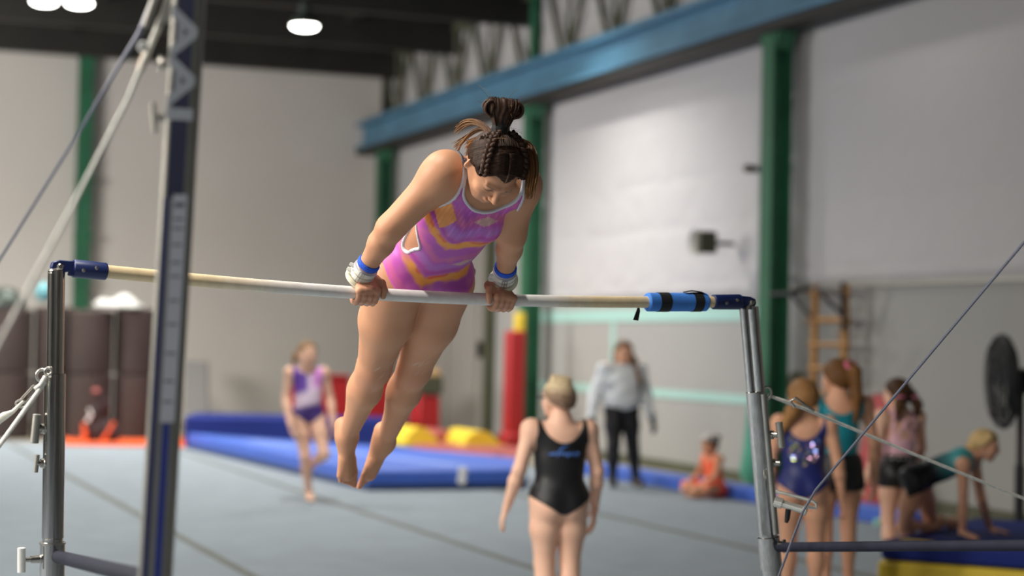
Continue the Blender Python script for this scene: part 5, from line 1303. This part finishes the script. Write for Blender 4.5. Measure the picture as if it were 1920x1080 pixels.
def sh4(X, Y, Z):
    a, b, d = dots(J['pel'], (l, f, u))(X, Y, Z); return np.maximum(np.maximum(d-.03, b-.10), -d-.2)
cloth(fg, sh4, .010, 'shorts', m_cloth, root, paint_const(L3(240, 80, 52)))
hc, A_ = J['hc'], np.array(J['hax']); HQ = lambda a, b, d: hc+hs*(a*A_[0]+b*A_[1]+d*A_[2])
hr_ = hair_cap(J, hs, 'hair', root, hcol(L3(64, 52, 34)), [(HQ(0, -.08, .03), HQ(.0, -.115, .06), .03, .03)], front=.03)
cp = Fig(hc-.25, hc+.25, .008); cp.ell(HQ(0, .005, .02), A_, np.array([.088, .105, .092])*hs, .01); cp.cone(HQ(-.02, .09, .045), HQ(.02, .09, .045), .02*hs, .02*hs, .02); 
dd = dots(HQ(0, 0, 0), A_)(*cp.xyz(cp.sl(cp.lo, cp.lo+cp.h*cp.n)))[2]; cp.F[...] = np.maximum(cp.F, (.04*hs-dd).astype(np.float32)); v, f_ = cp.surface()
np_mesh('cap', v, f_, m_cloth, root, np.tile(L3(190, 184, 180), (len(v), 1)))

# 5. girl in the sparkly navy leotard, back to us
base = ground(1502, 1140, .012); H = 1.365
fg, J, hs, ax, root = person_simple('girl in navy leotard with sparkly back, low ponytail, facing away', base, BACK-.10, H, dict(
    el=(.140, .02, .64), wl=(.135, .09, .50), er=(-.150, -.01, .635), wr=(-.170, .02, .485), kl=(.06, .01, .285), kr=(-.06, .01, .285), al=(.062, -.01, .047), ar=(-.062, -.01, .047), tl=(.07, .085, .016), tr=(-.07, .085, .016)), SK2, g=1.05, head_yaw=.30, hbase=L3(110, 84, 56))
l, f, u = torso_frame(J)
def col5(v):
    q_ = v-J['pel']; d = q_@u; b = q_@f; c = np.tile(L3(36, 44, 110), (len(v), 1)); return c*(1+.15*wob(v, 30, 8)[:, None])
lt = cloth(fg, leo_region(J, H, neck_r=.078, arm=.096, slope=.62, leg=-.01, back=-.005), .006, 'leotard', m_cloth, root, col5)
def onb(a, d, off=.0085):
    p = J['pel']+l*a+u*d
    for k in range(120):
        q_ = p-f*(.16-.0014*k); i = np.round((q_-fg.lo)/fg.h).astype(int)
        if (i >= 0).all() and (i < fg.n).all() and fg.F[tuple(i)] < off: return q_
    return p
sq = {'s': [MB(), MB(), MB()]}; r5 = random.Random(4)
for k in range(60):
    a = r5.uniform(-.085, .085); d = .155+r5.uniform(-.055, .075)+abs(a)*.5; p = onb(a, d); s_ = r5.uniform(.009, .017); t0 = r5.uniform(0, 6)
    n_ = nz(-f+l*r5.uniform(-.5, .5)+u*r5.uniform(-.3, .6)); e1_ = nz(np.cross(n_, u)); e2_ = np.cross(n_, e1_)
    sq['s'][k % 3].prism([p+s_*(math.cos(t0+j*2.094)*e1_+math.sin(t0+j*2.094)*e2_) for j in range(3)], n_*.002)
for b_, c_ in zip(sq['s'], ((190, 200, 90), (130, 150, 220), (220, 170, 200))): b_.build('sequin_triangles', mat('sequin', C(*c_), .15, metal=.8), lt, kind='stuff')
hc, A_ = J['hc'], np.array(J['hax']); HQ = lambda a, b, d: hc+hs*(a*A_[0]+b*A_[1]+d*A_[2])
hair_cap(J, hs, 'hair', root, hcol(L3(140, 102, 64), L3(176, 128, 78), hc, .3), [(HQ(.04, -.075, -.05), HQ(.095, -.085, -.10), .035, .045), (HQ(.095, -.085, -.10), HQ(.135, -.06, -.18), .045, .03), (HQ(.135, -.06, -.18), HQ(.15, -.05, -.24), .03, .010)], front=.05, off=.018)

# 6. girl in teal top and black shorts, taller, back to us
base = ground(1568, 1118, .012); H = 1.49
fg, J, hs, ax, root = person_simple('taller girl in teal top and black skirt, ponytail with pink scrunchie', base, BACK+.05, H, dict(
    el=(.150, -.01, .64), wl=(.16, .05, .50), er=(-.150, -.01, .64), wr=(-.165, .05, .49), sl=(.112, -.0, .81), sr=(-.112, 0, .81)), SK2, g=.90, head_yaw=.35, hbase=L3(90, 66, 44))
l, f, u = torso_frame(J)
def top6(X, Y, Z):
    d = dots(J['pel'], (l, f, u))(X, Y, Z)[2]; R = leo_region(J, H, neck_r=.074, arm=.098, back=.018)(X, Y, Z); return np.maximum(R, .02-d)
cloth(fg, top6, .007, 'tank_top', m_cloth, root, paint_const(L3(28, 142, 158)))
sk = Fig(J['pel']-.35, J['pel']+.3, .009); zt_ = J['pel'][2]; A3 = np.array([l, f, u])
sk.cone(J['pel']+u*.14, J['pel']+u*.0, .086, .118, .04); sk.cone(J['pel'], J['pel']-u*.13, .118, .140, .04); sk.ell(J['pel']-u*.0, A3, (.156, .125, .15), .05); sk.ell(J['pel']-u*.10, A3, (.165, .135, .12), .05)
X, Y, Z = sk.xyz(sk.sl(sk.lo, sk.lo+sk.h*sk.n)); d = dots(J['pel'], (l, f, u))(X, Y, Z)[2]; sk.F[...] = np.maximum(sk.F, np.maximum(d-.085, -.145-d).astype(np.float32)); v, f_ = sk.surface()
ang = np.arctan2((v-J['pel'])@f, (v-J['pel'])@l); lowf = np.clip(-((v-J['pel'])@u)/.14, 0, 1); rad = (v-J['pel'])-((v-J['pel'])@u)[:, None]*u
v = v+rad*(.05*lowf*np.sin(ang*11))[:, None]; np_mesh('skirt', v, f_, m_cloth, root, np.tile(L3(30, 32, 36), (len(v), 1)))
hc, A_ = J['hc'], np.array(J['hax']); HQ = lambda a, b, d: hc+hs*(a*A_[0]+b*A_[1]+d*A_[2])
hr_ = hair_cap(J, hs, 'hair', root, hcol(L3(96, 66, 40), L3(150, 104, 58), hc, .35), [(HQ(-.02, -.08, .06), HQ(-.035, -.125, .02), .03, .04), (HQ(-.035, -.125, .02), HQ(-.05, -.13, -.12), .042, .036), (HQ(-.05, -.13, -.12), HQ(-.045, -.12, -.27), .036, .010)], front=.05, off=.012)
MB().tube([HQ(-.025, -.098, .055)+.030*hs*(math.cos(a)*A_[0]+math.sin(a)*nz(A_[2]+A_[1]))+.0*A_[1] for a in np.linspace(0, 6.283, 15)[:-1]], .013, 8, closed=True).build('scrunchie', mat('pink_scrunchie', C(222, 110, 140), .8), hr_, smooth=True)

# 7. girl with the crossed pink straps and black shorts
base = ground(1682, 1080, .012); H = 1.36
fg, J, hs, ax, root = person_simple('girl in pale pink strappy top and black shorts, two dark pigtails, facing away', base, BACK+.35, H, dict(
    el=(.140, -.03, .645), wl=(.185, .0, .50), er=(-.145, .02, .645), wr=(-.13, .10, .52)), SK1, g=.97, head_yaw=.25, hbase=L3(50, 36, 28))
l, f, u = torso_frame(J)
def top7(X, Y, Z):
    a, b, d = dots(J['pel'], (l, f, u))(X, Y, Z); top = .30*H*.86
    low = np.maximum(d-.150*H-.02*H*(b > 0)*0, .075*H*.9-d)            # body of the top
    st1 = np.abs((a-.0)-(d-.22*H)*.75)-.013; st2 = np.abs((a+.0)+(d-.22*H)*.75)-.013; side = np.abs(np.abs(a)-.082)-.010
    straps = np.maximum(np.minimum(np.minimum(st1, st2), np.maximum(side, -1)), np.maximum(d-.31*H, .13*H-d)); return np.minimum(low, straps)
cloth(fg, top7, .007, 'strappy_top', m_cloth, root, paint_const(L3(238, 190, 204)))
def sh7(X, Y, Z):
    a, b, d = dots(J['pel'], (l, f, u))(X, Y, Z); return np.maximum(d-.062*H, -.095*H-d)
so = cloth(fg, sh7, .009, 'shorts', m_cloth, root, paint_const(L3(26, 26, 29)), lo=J['pel']-V(.24, .24, .2), hi=J['pel']+V(.24, .24, .16))
def wbr(X, Y, Z):
    a, b, d = dots(J['pel'], (l, f, u))(X, Y, Z); return np.maximum(d-.066*H, .040*H-d)
def wcol(v):
    a = (v-J['pel'])@l; d = (v-J['pel'])@u; c = np.tile(L3(22, 22, 24), (len(v), 1)); w_ = ((np.abs(np.mod(a, .038)-.019) < .008)*(np.abs(d-.053*H) < .007))[:, None]; return c*(1-w_)+w_*L3(180, 180, 184)
cloth(fg, wbr, .012, 'waistband', m_cloth, so, wcol, lo=J['pel']-V(.24, .24, .05), hi=J['pel']+V(.24, .24, .16))
hc, A_ = J['hc'], np.array(J['hax']); HQ = lambda a, b, d: hc+hs*(a*A_[0]+b*A_[1]+d*A_[2])
hr_ = hair_cap(J, hs, 'hair', root, hcol(L3(58, 40, 30), L3(110, 76, 48), hc, .35), [(HQ(.05, -.075, -.01), HQ(.085, -.10, -.10), .035, .036), (HQ(.085, -.10, -.10), HQ(.085, -.08, -.20), .034, .012), (HQ(-.05, -.075, -.01), HQ(-.09, -.10, -.09), .035, .038), (HQ(-.09, -.10, -.09), HQ(-.10, -.09, -.19), .036, .012)], front=.05, off=.013)
for sg in (-1, 1): MB().tube([HQ(sg*.062, -.088, -.035)+.032*hs*(math.cos(a)*A_[0]+math.sin(a)*A_[1]) for a in np.linspace(0, 6.283, 13)[:-1]], .008, 8, closed=True).build('hair_band', mat('pink_band', C(210, 120, 150), .8), hr_, smooth=True)

# 8. blonde child on hands and knees on the thick mat
zt = .342; base = ground(1750, 1005, zt); H = 1.28; D8 = 11.9
hnd1 = ground(1803, 1013, zt); hnd2 = ground(1858, 1004, zt)
def P8(px, py, d): return at(px, py, d)
def fix8(J, hs, ax):
    d0 = hnd1[1]; dk = d0+.02
    J.update(pel=P8(1722, 895, dk+.05), chest=P8(1812, 858, dk+.02), nk=P8(1834, 848, dk+.02), sr=P8(1806, 872, dk-.11), sl=P8(1826, 862, dk+.13),
             hr=P8(1716, 905, dk-.03), hl=P8(1726, 900, dk+.10), wr=hnd1+V(0, 0, .05), wl=hnd2+V(-.01, .0, .05))
    J['er'] = P8(1806, 945, dk-.08); J['el'] = P8(1840, 935, dk+.11)
    kr = ground(1694, 1004, zt); J['kr'] = kr+V(0, .02, .052); J['kl'] = ground(1752, 998, zt)+V(.0, .12, .055)
    J['ar'] = J['kr']+V(.21, .22, -.005); J['al'] = J['kl']+V(.20, .22, -.012)
    J['tr'] = J['ar']+V(.10, .10, -.02); J['tl'] = J['al']+V(.10, .10, -.02)
    e = nz(V(1, -.15, 0)); J['hdr'] = nz(V(.45, -.75, -.15)); J['hdl'] = nz(V(.75, -.5, -.15)); J['hsr'] = V(1, .4, 0); J['hsl'] = V(-.2, -1, 0); J['hpr'] = V(0, 0, -1); J['hpl'] = V(0, 0, -1); J['curl'] = .12
    hf_ = nz(V(.93, -.30, -.20)); hl_ = nz(np.cross(V(0, 0, 1), hf_)); J['hax'] = (hl_, hf_, np.cross(hf_, hl_)); J['hc'] = P8(1846, 829, dk+.0)
fg, J, hs, ax, root = person_simple('blonde child in teal and black leotard on hands and knees, looking sideways', base, 0.0, H, None, SK2, g=.96, fix=fix8, hbase=L3(170, 140, 100), hr=6.6)
l, f, u = torso_frame(J)
def col8(v):
    d = (v-J['pel'])@u; t = np.clip((d-.10)/.16, 0, 1)[:, None]; return L3(26, 28, 34)*(1-t)+t*L3(70, 160, 164)
leo8 = leo_region(J, H, neck_r=.07, arm=.100, slope=.25, leg=-.05)
def reg8(X, Y, Z): return np.maximum(leo8(X, Y, Z), dots(J['pel'], (l, f, u))(X, Y, Z)[1]-.095)
cloth(fg, reg8, .007, 'leotard', m_cloth, root, col8)
hc, A_ = J['hc'], np.array(J['hax']); HQ = lambda a, b, d: hc+hs*(a*A_[0]+b*A_[1]+d*A_[2])
hair_cap(J, hs, 'hair', root, hcol(L3(216, 184, 128)), [(HQ(0, -.07, -.02), HQ(0, -.095, -.05), .04, .022), (HQ(-.065, .03, .05), HQ(-.078, .0, -.01), .022, .02), (HQ(0, -.09, -.04), HQ(0, -.115, -.085), .018, .010)], front=.05, off=.012, slope=.8)
